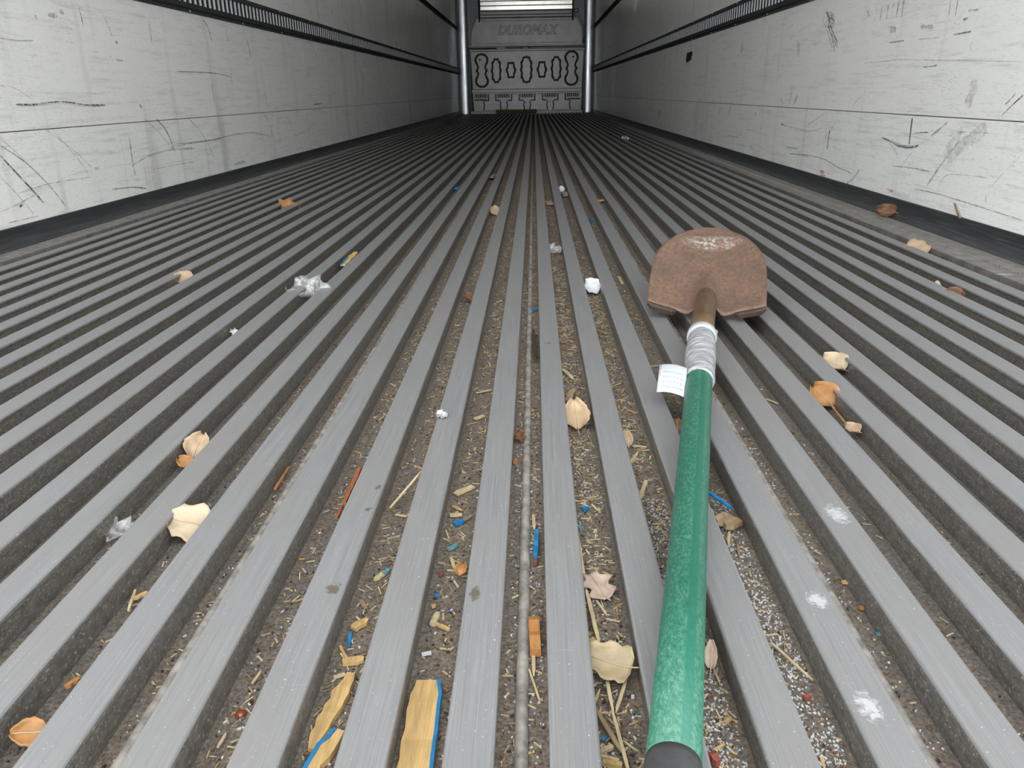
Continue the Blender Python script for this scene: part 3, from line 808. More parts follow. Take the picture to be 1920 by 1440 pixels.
def blade_pt(u, t_):
    x = u * hw(t_)
    dish = 0.020 * (x / 0.1) ** 2 - 0.004 + 0.010 * t_ * t_ - 0.010 * max(0, t_ - .85) / .15 * 0.4
    frog = 0.040 * math.exp(-(x / (0.013 + 0.004 * (1 - t_))) ** 2) * max(0, 1 - t_ / 0.50) ** 1.25
    y = t_ * L_B
    if t_ < 0.14: y -= 0.010 * math.exp(-((abs(x) - 0.028) / 0.017) ** 2) * (1 - t_ / 0.14)
    return Vector((x, y, dish + frog))
q = MB(); TH = 0.0022
for lay in (0, 1):
    for j in range(NV + 1):
        tt = j / NV
        tt = 1 - (1 - tt) ** 1.35 if tt > 0 else 0
        for i in range(NU + 1):
            u = -1 + 2 * i / NU
            p = blade_pt(u, tt); q.v.append((p.x, p.y, p.z - lay * TH))
N1 = (NU + 1) * (NV + 1)
for j in range(NV):
    for i in range(NU):
        a = j * (NU + 1) + i
        q.face((a, a + 1, a + NU + 2, a + NU + 1), 0, True)
        q.face((N1 + a, N1 + a + NU + 1, N1 + a + NU + 2, N1 + a + 1), 0, True)
rim = [i for i in range(NU + 1)] + [j * (NU + 1) + NU for j in range(1, NV + 1)] + [NV * (NU + 1) + i for i in range(NU - 1, -1, -1)] + [j * (NU + 1) for j in range(NV - 1, 0, -1)]
for a, b in zip(rim, rim[1:] + rim[:1]): q.face((a, b, N1 + b, N1 + a))
blade = q.build('blade', M['rust'], shovel)
bm_ = Matrix.Identity(4)
for i in range(3): bm_[i][0], bm_[i][1], bm_[i][2], bm_[i][3] = hr[i], ey[i], ez[i], heel[i] - org[i]
blade.matrix_local = bm_
# rolled foot steps at the two shoulders
for sgn in (-1, 1):
    q = MB(); rows = []
    for i in range(9):
        u = sgn * (0.50 + 0.50 * i / 8)
        p = blade_pt(u, 0.0)
        k = 1.0 if 0 < i < 8 else 0.55
        for yy, zz in ((0.0, 0.0006), (-0.006 * k, 0.0028 * k), (-0.011 * k, 0.0005), (-0.012 * k, -0.006 * k), (-0.006 * k, -0.0045 * k), (0.001, -0.0028)):
            q.v.append((p.x, p.y + yy, p.z + zz))
    for i in range(8):
        for k in range(6): q.face((i * 6 + k, i * 6 + (k + 1) % 6, (i + 1) * 6 + (k + 1) % 6, (i + 1) * 6 + k))
    q.face(range(6)); q.face(range(48, 54))
    st = q.build('foot_step', M['dark_rust'], shovel); st.matrix_local = bm_
# axis from the grip to the socket
A0 = Vector((0.020, 0.075, 0.0165)); A1 = Vector((0.2555, 1.135, 0.034))
def ax(y): return A0 + (A1 - A0) * ((y - A0.y) / (A1.y - A0.y))
def part(name, ys, rads, mat, seg=24):
    q = MB(); q.tube([ax(y) for y in ys], rads, seg); return q.build(name, M[mat], shovel, tuple(org))
q = MB()
sock = [ax(1.075), ax(1.135), Vector((0.2735, 1.205, 0.0375)), Vector((0.2835, 1.246, 0.041)), Vector((0.289, 1.272, 0.040))]
q.tube(sock, [.0178, .0178, .0172, .0165, .0130], 20); q.build('socket', M['brown_socket'], shovel, tuple(org))
part('ferrule', [1.052, 1.054, 1.060, 1.069, 1.072], [.0190, .0208, .0215, .0210, .0192], 'ring_white')
part('ferrule_lip', [1.044, 1.0535], [.0172, .0172], 'green')
# wrapped clear tape with ridged turns
ys, rs = [], []
for i in range(60):
    t_ = i / 59
    ys.append(1.050 - 0.163 * t_)
    rs.append(0.0178 + 0.0020 * math.sin(math.pi * min(1, t_ * 1.15)) + 0.0006 * math.sin(i * 1.9) + 0.0004 * math.sin(i * 0.8 + 1) + (0.0010 if t_ > .82 else 0))
part('tape_wrap', ys[::-1], rs[::-1], 'tape', 28)
part('handle', [0.312, 0.45, 0.62, 0.80, 0.90, 0.96], [.0153, .0150, .0150, .0156, .0165, .0170], 'green', 32)
part('grip', [0.075, 0.080, 0.090, 0.19, 0.304, 0.316, 0.322], [.010, .0145, .0160, .0162, .0162, .0160, .0152], 'grip_rubber', 32)
q = MB(); rp = ax(1.085) + hr * .0178; q.tube([rp - hr * .002, rp + hr * .003, rp + hr * .0042], [.004, .004, .002], 10); q.build('rivet', M['rivet_steel'], shovel, tuple(org))
# paper tag taped to the side
q = MB(); n1 = 8
tb = ax(0.870) - hr * 0.015 + Vector((0, 0, .004))
for i in range(n1 + 1):
    t_ = i / n1
    for k, vv in enumerate((-1, 1)):
        p = tb - hr * (0.034 * t_) + hd * (0.021 * vv * (1 - .1 * t_) + 0.014 * t_) + Vector((0, 0, 0.010 * t_ - 0.012 * t_ * t_ + .011 * vv))
        q.v.append(tuple(p))
for i in range(n1): q.face((2 * i, 2 * i + 1, 2 * i + 3, 2 * i + 2), 0, True)
tg = q.build('tag', M['tag_paper'], shovel, tuple(org), recalc=False)
sm = tg.modifiers.new('thick', 'SOLIDIFY'); sm.thickness = .0004
q = MB()
for r_ in range(4):
    for i in range(1, n1 - 1):
        k0 = -0.7 + r_ * .36
        for (ii, jj) in ((i, i + .8),):
            pts = []
            for t_ in (ii / n1, jj / n1):
                for vv in (k0, k0 + .12):
                    pts.append(tb - hr * (0.034 * t_) + hd * (0.021 * vv * (1 - .1 * t_) + 0.014 * t_) + Vector((0, 0, 0.010 * t_ - 0.012 * t_ * t_ + .011 * vv)) + Vector((0, -.0003, .0007)))
            n_ = len(q.v); q.v += [tuple(p) for p in pts]; q.face((n_, n_ + 1, n_ + 3, n_ + 2))
q.build('tag_print', M['tag_print'], tg, tuple(org), recalc=False)

# ------------------------------------------------------------------ litter in the grooves
def gap_fix(p, half=0.004):
    """keep a point inside the groove it lies in"""
    n = math.floor((p.x - rib_x(0)) / PITCH_M)
    a, b = rib_x(n) + RIB_W + half, rib_x(n + 1) - half
    if a > b: a = b = (a + b) / 2
    p.x = min(max(p.x, a), b)
    return p

def leaf(px, py, wpx, hpx, tilt, rot, mat, label, curl=0.25, z=-0.012, shape='ovate', group=None, seed=0, fix=True, cat='leaf', stem=True, name='dry_leaf'):
    rnd = random.Random(seed * 17 + int(px))
    p = at(px, py, z)
    dep = depth_of(p); dist = (p - EYE).length
    fh = Vector((p.x, p.y, 0)).normalized()
    psi = math.asin(-(p - EYE).normalized().z)
    tl = math.radians(tilt)
    wid = wpx * dep / F_PX
    hei = hpx * dist / F_PX / max(0.2, math.sin(psi + tl))
    e1 = Vector((fh.y, -fh.x, 0)); e2 = fh * math.cos(tl) + Vector((0, 0, math.sin(tl))); e3 = e1.cross(e2)
    ca, sa = math.cos(math.radians(rot)), math.sin(math.radians(rot))
    # local leaf axis runs along its length; lengths picked so the rotated box matches
    lw = abs(wid * ca) + abs(hei * sa); ll = abs(hei * ca) + abs(wid * sa)
    q = MB(); NA, NB = 8, 10
    for j in range(NB + 1):
        t_ = j / NB
        if shape == 'ovate': pw = math.sin(math.pi * (0.04 + 0.92 * t_) ** 0.8) ** 0.75
        elif shape == 'broken': pw = 0.55 + 0.45 * math.sin(math.pi * t_ ** .7) - 0.12 * math.sin(t_ * 17 + seed)
        elif shape == 'lobed': pw = (0.45 + 0.55 * math.sin(math.pi * (0.05 + .9 * t_))) * (0.78 + 0.28 * math.cos(t_ * 15 + seed))
        else: pw = math.sin(math.pi * (0.06 + 0.9 * t_)) ** 0.6
        pw = max(pw, .05)
        for i in range(NA + 1):
            u = -1 + 2 * i / NA
            x = u * pw * lw * .5 * (1 + .06 * math.sin(t_ * 23 + u * 3 + seed))
            y = (t_ - .5) * ll
            zz = curl * lw * (u * u * .8 - .2) + .18 * curl * ll * math.sin(t_ * 5 + seed) + .03 * lw * math.sin(u * 6 + t_ * 9 + seed)
            X_ = x * ca - y * sa; Y_ = x * sa + y * ca
            q.v.append(tuple(e1 * X_ + e2 * Y_ + e3 * zz))
    for j in range(NB):
        for i in range(NA):
            a = j * (NA + 1) + i; q.face((a, a + 1, a + NA + 2, a + NA + 1), 0, True)
    if fix: p = gap_fix(p, .006)
    low = min(v[2] for v in q.v); floor_z = -GD + .0008 if fix else .0008
    if p.z + low < floor_z: p.z = floor_z - low
    o = q.build(name, M[mat], None, loc=p, recalc=False)
    sm = o.modifiers.new('thick', 'SOLIDIFY'); sm.thickness = .0005
    if stem:
        q2 = MB(); mid = [Vector(q.v[j * (NA + 1) + NA // 2]) + e3 * .0005 for j in range(NB)]
        d0 = (mid[0] - mid[1]).normalized()
        q2.tube([mid[0] + d0 * ll * .16 + Vector((0, 0, .001))] + mid, [.0005] * 2 + [.00055] * 3 + [.0004] * (NB - 4), 6)
        q2.build('midrib', M['leaf_vein'], o)
    tag(o, label, cat, group)
    return o

def chip(p1, p2, wpx, mat, label, thick=0.0016, z=-0.0255, jag=0.22, edge=None, cat='wood chip', name='wood_chip', group=None, fix=True, seed=1, taper=(0.8, 0.7), z2=None):
    rnd = random.Random(seed + int(p1[0] * 3 + p1[1]))
    a, b = at(*p1, z), at(*p2, z if z2 is None else z2)
    if fix:
        wm = wpx * depth_of(a) / F_PX * .4
        a, b = gap_fix(a, min(.012, wm)), gap_fix(b, min(.012, wm))
    d = b - a; L = d.length; d.normalize()
    s = d.cross(Vector((0, 0, 1))).normalized(); up = s.cross(d)
    W = wpx * (depth_of(a) + depth_of(b)) / 2 / F_PX * .5
    K = max(4, min(12, int(L / .006)))
    o = (a + b) / 2
    q = MB()
    for i in range(K + 1):
        t_ = i / K
        k = 1.0
        if t_ < .2: k = taper[0] + (1 - taper[0]) * t_ / .2
        if t_ > .8: k = taper[1] + (1 - taper[1]) * (1 - t_) / .2
        wl = W * k * (1 + rnd.uniform(-jag, jag)); wr = W * k * (1 + rnd.uniform(-jag, jag))
        c = a + d * (L * t_ + (rnd.uniform(-.4, .4) * W if i in (0, K) else 0)) - o + up * (thick * .5 * rnd.uniform(-.2, .5))
        for sx, sz in ((-wl, -thick * .5), (wr, -thick * .5), (wr * .92, thick * .5), (-wl * .92, thick * .5)):
            q.v.append(tuple(c + s * sx + up * sz))
    for i in range(K):
        for k in range(4): q.face((i * 4 + k, i * 4 + (k + 1) % 4, (i + 1) * 4 + (k + 1) % 4, (i + 1) * 4 + k))
    q.face((3, 2, 1, 0)); q.face(tuple(K * 4 + k for k in range(4)))
    ob = q.build(name, M[mat], None, loc=o)
    if edge:
        mt, side, frm, to, wd = edge
        q2 = MB(); n0 = 0
        idx = [i for i in range(K + 1) if frm <= i / K <= to]
        for i in idx:
            p_in = Vector(q.v[i * 4 + (2 if side > 0 else 3)]); sv = s * side
            for off, zz in ((-wd * W, .0006), (.0008, .0006), (.0008, -thick), (-wd * W, -thick * .4)):
                q2.v.append(tuple(p_in + sv * off + up * zz))
        for i in range(len(idx) - 1):
            for k in range(4): q2.face((i * 4 + k, i * 4 + (k + 1) % 4, (i + 1) * 4 + (k + 1) % 4, (i + 1) * 4 + k))
        q2.face((3, 2, 1, 0)); q2.face(tuple((len(idx) - 1) * 4 + k for k in range(4)))
        tag(q2.build('painted_edge', M[mt], ob), 'blue painted edge')
    tag(ob, label, cat, group)
    return ob

def stick(p1, p2, wpx, mat, label, **k):
    k.setdefault('cat', 'straw'); k.setdefault('name', 'straw'); k.setdefault('jag', .12); k.setdefault('taper', (.7, .4)); k.setdefault('thick', .0013)
    return chip(p1, p2, wpx, mat, label, **k)

# leaves
leaf(1080, 776, 44, 52, 42, 8, 'leaf_tan', 'smooth tan leaf standing in a groove left of the shovel tag', .30, -.010, seed=1)
leaf(1143, 1240, 74, 52, 30, 78, 'leaf_olive', 'curled olive-tan leaf on the long straw beside the green handle', .22, -.012, 'broken', seed=2)
leaf(1122, 1098, 46, 38, 12, 30, 'leaf_pale', 'pale pinkish leaf with pointed lobes on the long straw', .10, -.020, 'lobed', seed=3)
leaf(360, 981, 66, 44, 40, 62, 'leaf_cream', 'cream leaf wedged in a groove at the left of the photo', .10, -.010, 'broken', seed=4)
leaf(371, 834, 30, 34, 40, -30, 'leaf_tan', 'brown leaf tip in a left groove above the cream leaf', .3, -.010, seed=5)
leaf(346, 866, 18, 18, 30, 40, 'leaf_orange', 'small orange-brown leaf scrap just below a brown leaf tip', .3, -.014, seed=6, stem=False)
leaf(322, 522, 28, 17, 40, 70, 'leaf_tan', 'small light tan leaf alone among the far left ribs', .25, -.008, seed=7)
leaf(1660, 403, 30, 18, 50, 80, 'leaf_brown', 'dark red-brown folded leaf on the ledge below the right wall', .4, .004, seed=8, fix=False)
leaf(1692, 468, 32, 20, 50, 60, 'leaf_tan', 'tan leaf caught in the second groove from the right ledge', .15, -.006, 'broken', seed=9)
leaf(1756, 553, 26, 14, 40, 75, 'leaf_brown', 'curled dark brown leaf between ribs at the right edge', .5, -.008, seed=10)
leaf(1728, 537, 10, 18, 60, 10, 'leaf_cream', 'small cream leaf fragment above the curled dark brown leaf', .1, -.008, seed=11, stem=False)
leaf(1543, 741, 40, 30, 45, 50, 'leaf_orange', 'orange-brown wrinkled leaf in a groove right of the handle', .4, -.010, seed=12)
leaf(1563, 680, 40, 20, 30, 58, 'leaf_cream', 'cream folded leaf right of the shovel tape above an orange leaf', .35, -.010, seed=13)
leaf(1333, 1226, 20, 46, 45, 4, 'leaf_pale', 'small brown oval leaf peeking out right of the green handle', .25, -.014, seed=14)
leaf(52, 1373, 46, 28, 35, 66, 'leaf_orange', 'bright orange-brown leaf in the bottom left corner groove', .2, -.012, seed=15)
leaf(1270, 798, 20, 24, 35, 10, 'leaf_brown', 'reddish brown leaf tucked under the left side of the handle', .2, -.014, seed=16)
leaf(1172, 821, 14, 28, 40, 12, 'leaf_tan', 'narrow tan leaf in the groove right of the smooth tan leaf', .3, -.014, seed=17)
leaf(928, 395, 15, 14, 45, 20, 'leaf_tan', 'small tan leaf far up the middle grooves', .2, -.012, seed=18)
leaf(878, 559, 16, 10, 30, 40, 'leaf_brown', 'crumpled red-brown leaf scrap in a middle groove', .5, -.018, 'lobed', seed=19, stem=False)
leaf(1598, 804, 24, 11, 25, 62, 'leaf_tan', 'thin curled tan leaf strip below the orange-brown wrinkled leaf', .5, -.014, seed=20)
leaf(968, 818, 16, 18, 25, 20, 'leaf_brown', 'dark brown leaf crumb beside the centre bead', .4, -.020, 'lobed', seed=21, stem=False)
leaf(1736, 1304, 18, 14, 30, 40, 'leaf_orange', 'orange leaf scrap in the lower right groove', .3, -.018, 'lobed', seed=22, stem=False)
leaf(540, 389, 34, 14, 25, 66, 'leaf_orange', 'rust-coloured crumpled leaf among the far left ribs', .3, -.010, 'lobed', seed=23, stem=False)
leaf(865, 1066, 14, 20, 25, -20, 'leaf_orange', 'small orange curled leaf scrap against a rib below blue chips', .4, -.018, seed=24, stem=False)

# paper, film and foil
leaf(1108, 539, 24, 18, 40, 60, 'white_paper', 'curled scrap of white paper in a groove left of the blade', .45, -.014, 'broken', seed=30, cat='paper', stem=False, name='paper_scrap')
leaf(577, 550, 44, 34, 20, 52, 'film', 'crumpled clear plastic film in a groove left of centre', .35, -.010, 'lobed', seed=31, cat='plastic film', stem=False, name='plastic_film')
leaf(206, 996, 40, 34, 10, 50, 'film', 'torn clear plastic film in a groove at far left', .2, -.018, 'lobed', seed=32, cat='plastic film', stem=False, name='plastic_film')
leaf(1037, 470, 20, 14, 20, 60, 'film', 'small clear plastic scrap far along a centre groove', .35, -.018, 'lobed', seed=33, cat='plastic film', stem=False, name='plastic_film')
leaf(828, 784, 16, 12, 20, 60, 'foil_grey', 'torn grey foil flake at a rib edge left of centre', .3, -.001, 'lobed', seed=34, cat='foil', stem=False, name='foil_flake', fix=False)
leaf(1053, 354, 9, 9, 50, 10, 'white_paper', 'white paper corner behind the far wood block', .2, -.012, seed=35, cat='paper', stem=False, name='paper_scrap')
leaf(420, 623, 12, 10, 30, 10, 'salt_white', 'small white crumb in a groove among the left ribs', .3, -.018, 'lobed', seed=36, cat='crumb', stem=False, name='white_crumb')
leaf(1170, 261, 12, 6, 30, 70, 'foil_grey', 'pale plastic scrap on the far right ribs', .3, -.004, 'lobed', seed=37, cat='plastic', stem=False, name='plastic_scrap')

# wood pieces
chip((657, 1267), (582, 1408), 34, 'wood_yellow', 'long split yellow wood shard in a groove at bottom left', .0035, jag=.28, taper=(.5, .35))
chip((634, 1376), (566, 1470), 34, 'wood_yellow', 'yellow wood shard with a blue edge below the long yellow shard', .004, edge=('paint_blue', 1, .0, 1.0, .35), taper=(.6, .9))
chip((803, 1276), (770, 1490), 66, 'wood_yellow', 'large flat yellow wood slat with blue right edge at bottom', .004, jag=.06, edge=('paint_blue', -1, .0, 1.0, .14), taper=(.75, .95))
chip((676, 878), (645, 945), 9, 'wood_red', 'orange-red wood strip leaning on a rib left of centre', .004, z=-.010, jag=.15)
chip((642, 948), (631, 972), 6, 'wood_red', 'short red-brown splinter just below the orange-red strip', .002, z=-.014)
chip((1001, 1162), (1004, 1222), 22, 'wood_orange', 'stubby orange wood block beside the centre bead', .007, z=-.022, jag=.06, taper=(1, .9))
chip((1006, 997), (1004, 1049), 9, 'paint_blue', 'bright blue painted stick in the centre groove', .004, z=-.023, jag=.06, cat='stick', name='painted_stick', taper=(.9, .8))
chip((1004, 1046), (1004, 1056), 8, 'leaf_brown', 'dark red-brown stub at the end of the bright blue stick', .003, z=-.023, jag=.06, cat='stick', name='wood_stub')
chip((1350, 970), (1383, 985), 34, 'wood_tan', 'fibrous tan bark chip beside the handle below the blue splinter', .005, z=-.020, jag=.25)
chip((1330, 924), (1374, 954), 7, 'paint_blue', 'pointed blue splinter poking out right of the handle', .002, z=-.014, cat='splinter', name='splinter', taper=(.9, .1))
chip((643, 498), (668, 474), 12, 'wood_yellow', 'yellow wood chip with blue end among the left ribs', .005, z=-.010, jag=.2, edge=('paint_blue', -1, 0, .6, .6))
chip((853, 927), (887, 912), 14, 'wood_pale', 'broad pale wood chip left of the centre ribs', .002, jag=.12, taper=(.9, .9))
chip((842, 967), (866, 965), 10, 'wood_pale', 'flat pale chip just above a small blue chip', .002)
chip((848, 949), (866, 957), 6, 'wood_yellow', 'thin yellow chip at the top of the blue chip cluster', .0015)
chip((864, 978), (884, 968), 6, 'wood_tan', 'brownish chip leaning beside the small blue chip', .002)
chip((853, 983), (868, 977), 11, 'paint_blue', 'small bright blue chip under a flat pale chip', .003, cat='paint chip', name='paint_chip')
chip((841, 1030), (856, 1023), 10, 'paint_teal', 'small pale blue chip in the groove below the bright blue chip', .002, cat='paint chip', name='paint_chip')
chip((846, 1046), (852, 1066), 7, 'wood_pale', 'upright cream chip beside a small red bit', .0016)
chip((826, 1080), (831, 1070), 5, 'red_bit', 'tiny red fleck left of an upright cream chip', .0015, cat='fleck', name='red_fleck')
chip((702, 1087), (723, 1074), 12, 'wood_pale', 'cream chip with teal tip in a groove left of centre', .002, taper=(.3, .9))
chip((719, 1076), (731, 1067), 9, 'paint_teal', 'teal paint flake on the tip of a cream chip', .002, z=-.0235, cat='paint chip', name='paint_chip')
chip((815, 1117), (824, 1116), 6, 'paint_blue', 'tiny blue paint dot below the red fleck', .002, cat='paint chip', name='paint_chip')
chip((808, 1138), (816, 1135), 8, 'wood_yellow', 'small yellow crumb below the tiny blue dot', .002)
chip((822, 1150), (811, 1172), 13, 'wood_pale', 'short upright wood chip above the white sliver', .003, taper=(.6, .8))
chip((817, 1170), (842, 1181), 7, 'wood_yellow', 'slanting wood sliver at the foot of a short upright chip', .002)
chip((792, 1227), (810, 1224), 8, 'salt_white', 'small white sliver above the large flat slat', .0016)
chip((678, 1128), (686, 1140), 9, 'wood_tan', 'small tan chip in the groove below the teal-tipped chip', .002)
chip((663, 1180), (688, 1163), 18, 'wood_yellow', 'wedge-shaped yellow chip above the blue sliver', .003, taper=(.9, .4))
chip((658, 1186), (654, 1212), 7, 'paint_blue', 'upright blue sliver above the curved yellow chip', .002, cat='splinter', name='splinter')
chip((645, 1242), (680, 1236), 17, 'wood_yellow', 'curved yellow wood chip above the long yellow shard', .003, jag=.2)
chip((638, 1212), (652, 1240), 6, 'wood_yellow', 'thin crooked sliver left of the curved yellow chip', .0016)
chip((626, 1270), (648, 1264), 8, 'wood_pale', 'pale flat chip at the top of the long yellow shard', .0015)
chip((890, 786), (906, 780), 9, 'wood_pale', 'small pale wood chip left of the centre bead', .002)
chip((892, 737), (922, 731), 4, 'straw', 'thin twig with pale ends in a groove left of centre', .0015, cat='twig', name='twig')
chip((1064, 750), (1076, 730), 13, 'wood_tan', 'wood chip leaning above the smooth tan leaf', .003, z=-.018, taper=(.9, .6))
chip((1055, 692), (1074, 710), 7, 'straw', 'yellow chip slanting above the leaning wood chip', .0016)
chip((1211, 902), (1200, 937), 9, 'wood_pale', 'pale wood chip left of the green handle', .002, taper=(.9, .5))
chip((1020, 378), (1036, 383), 16, 'wood_tan', 'cluster-like tan wood lump far along a centre groove', .007, z=-.020, jag=.3)
chip((1052, 362), (1063, 366), 15, 'wood_tan', 'far square wood block with blue base', .009, z=-.018, jag=.05, edge=('paint_blue', 1, .0, 1, .4))
chip((855, 354), (865, 350), 8, 'paint_blue', 'far blue paint chip among the left-centre ribs', .006, z=-.012, cat='paint chip', name='paint_chip')
chip((918, 333), (930, 327), 9, 'wood_tan', 'far tan chip leaning on a rib behind the small tan leaf', .006, z=-.014)
chip((1120, 377), (1131, 373), 8, 'wood_yellow', 'far yellow chip right of the square wood block', .004, z=-.018)
chip((1107, 412), (1112, 418), 7, 'paint_blue', 'far blue and cream chip right of the centre', .003, cat='paint chip', name='paint_chip')
chip((1000, 620), (1004, 672), 7, 'dark_bit', 'black plastic strip lying along the centre rib', .003, z=-.018, cat='plastic', name='plastic_strip', jag=.1)
chip((994, 583), (1004, 581), 9, 'paint_blue', 'blue crumb in the centre groove above the black strip', .003, cat='paint chip', name='paint_chip')
chip((924, 590), (933, 590), 8, 'paint_teal', 'teal crumb in a groove left of the centre bead', .003, cat='paint chip', name='paint_chip')
chip((1118, 618), (1138, 626), 6, 'wood_tan', 'tan sliver in the groove left of the shovel blade', .002)
chip((1096, 530), (1112, 527), 5, 'wood_orange', 'orange sliver just above the curled white paper', .002)
chip((1160, 519), (1167, 532), 6, 'straw', 'yellow sliver right of the curled white paper', .002)
chip((960, 870), (968, 862), 8, 'wood_orange', 'orange chip beside the centre bead above a blue stick', .003)
chip((383, 957), (394, 950), 9, 'paint_blue', 'blue chip at the top of the cream leaf', .003, z=-.016, cat='paint chip', name='paint_chip')
chip((241, 1146), (254, 1106), 6, 'straw', 'upright yellow stick in a left groove', .0016, z=-.022, cat='stick', name='stick')
chip((250, 1124), (277, 1110), 9, 'wood_yellow', 'yellow chip crossing an upright stick in a left groove', .002, z=-.020)
chip((122, 1290), (148, 1272), 11, 'wood_orange', 'orange chip by a rib in the lower left', .002, z=-.020)
chip((515, 918), (542, 876), 5, 'wood_orange', 'thin rust-coloured twig in a left groove', .002, z=-.022, cat='twig', name='twig')
chip((1582, 1092), (1604, 1097), 9, 'wood_yellow', 'small yellow chip in a right groove beside a bead', .002)
chip((1612, 1141), (1621, 1135), 8, 'wood_orange', 'orange crumb right of the handle below a yellow chip', .002)
chip((1628, 1149), (1640, 1156), 9, 'leaf_pale', 'pinkish pebble in a right groove', .004, cat='pebble', name='pebble')
chip((1642, 1189), (1664, 1193), 6, 'paint_teal', 'grey-blue splinter in a lower right groove', .002, cat='splinter', name='splinter')
chip((1358, 1355), (1370, 1349), 7, 'wood_yellow', 'yellow chip on the white grains right of the grip', .002)
chip((1330, 1412), (1346, 1430), 16, 'red_bit', 'red-brown lump beside the black grip', .005, z=-.022, cat='lump', name='red_lump')
chip((1508, 1309), (1518, 1306), 8, 'red_bit', 'pink crumb in the groove of white grains', .003, cat='crumb', name='red_crumb')
chip((1102, 1214), (1116, 1200), 16, 'wood_yellow', 'yellow chip left of the olive-tan leaf', .003)
chip((1119, 1411), (1150, 1399), 11, 'wood_pale', 'broad pale chip beside the grip near the bottom', .002, taper=(.9, .7))
chip((1128, 1430), (1165, 1436), 12, 'wood_yellow', 'yellow chip at the bottom beside the grip', .003)
chip((1128, 1418), (1162, 1428), 8, 'wood_pale', 'narrow pale chip between two broader chips by the grip', .002)
chip((1094, 953), (1104, 955), 9, 'paint_blue', 'blue crumb in the groove right of the centre rib', .003, cat='paint chip', name='paint_chip')
chip((1080, 986), (1092, 990), 7, 'paint_teal', 'pale teal flake at the top of the long straw', .002, cat='paint chip', name='paint_chip')
chip((1130, 1390), (1137, 1381), 6, 'paint_blue', 'tiny blue fleck beside the slanting stick near the grip', .002, cat='paint chip', name='paint_chip')
# straws
stick((1080, 1005), (1100, 1112), 6, 'straw', 'upper length of the long straw right of the centre rib', z=-.022)
stick((1100, 1108), (1124, 1210), 8, 'straw', 'long straw section running from pale leaf to olive-tan leaf', z=-.022)
stick((1128, 1225), (1150, 1338), 7, 'straw', 'long straw section running below the olive-tan leaf', z=-.022)
stick((1149, 1336), (1182, 1460), 7, 'straw', 'last straw length reaching the bottom of the photo', z=-.022)
stick((1174, 1274), (1155, 1337), 7, 'straw', 'forked straw branching up beside the handle', z=-.022)
stick((1112, 1328), (1166, 1410), 9, 'wood_tan', 'slanting tan stick left of the black grip', z=-.022, cat='stick', name='stick')
stick((1112, 1325), (1125, 1292), 5, 'straw', 'short straw left of the long straw below the olive-tan leaf')
stick((1118, 1126), (1138, 1154), 5, 'straw', 'short straw just below the pale pinkish leaf')
stick((1000, 1222), (1001, 1268), 7, 'straw', 'straw hanging below the stubby orange block')
stick((992, 1255), (1013, 1318), 4, 'straw', 'fine straw slanting below the stubby orange block')
stick((1000, 966), (1002, 992), 7, 'straw', 'straw piece at the top of the bright blue stick')
stick((731, 953), (790, 884), 4, 'straw', 'long fine straw slanting across a groove left of centre', z=-.020, z2=-.008)
stick((740, 965), (763, 968), 4, 'straw', 'short straw below the long fine slanting straw')
stick((1445, 1205), (1524, 1275), 4, 'straw', 'fine yellow straw over the white grains right of the handle', z=-.022)
stick((1367, 996), (1366, 1022), 6, 'straw', 'straw tuft below the fibrous bark chip')
stick((1383, 1020), (1386, 1042), 5, 'wood_tan', 'small tan splinter right of the straw tuft')
stick((1336, 1250), (1350, 1282), 4, 'straw', 'curled stem below the small brown oval leaf')
stick((1556, 757), (1590, 800), 4, 'wood_orange', 'brown stem below the orange-brown wrinkled leaf', z=-.016)
stick((1640, 492), (1662, 505), 3, 'straw', 'bent pale stem in a groove far right', z=-.012)
stick((1436, 748), (1460, 757), 3, 'straw', 'fine straw pair in a groove right of the tape')
stick((1186, 836), (1212, 838), 5, 'straw', 'pale stick below the narrow tan leaf')
stick((1182, 868), (1196, 848), 6, 'straw', 'straw slanting below the pale stick')
stick((1740, 1308), (1758, 1330), 6, 'straw', 'straw below the orange leaf scrap at lower right')
stick((473, 1282), (490, 1258), 6, 'straw', 'short straw in a lower left groove')
stick((408, 1402), (424, 1376), 6, 'straw', 'yellow straw in a groove at the bottom left')
# beetle-like amber shell
p = gap_fix(at(450, 1331, -.024), .008)
q = MB(); n = len(q.v)
for j in range(7):
    a = math.pi / 2 * j / 6
    for i in range(14):
        b_ = 2 * math.pi * i / 14
        q.v.append((.0042 * math.cos(a) * math.cos(b_), .0036 * math.cos(a) * math.sin(b_), .003 * math.sin(a)))
for j in range(6):
    for i in range(14): q.face((j * 14 + i, j * 14 + (i + 1) % 14, (j + 1) * 14 + (i + 1) % 14, (j + 1) * 14 + i), 0, True)
q.face(range(14))
p.z = -GD
tag(q.build('seed_husk', M['amber_shell'], None, loc=p), 'glossy round amber husk in a groove at lower left', 'husk')

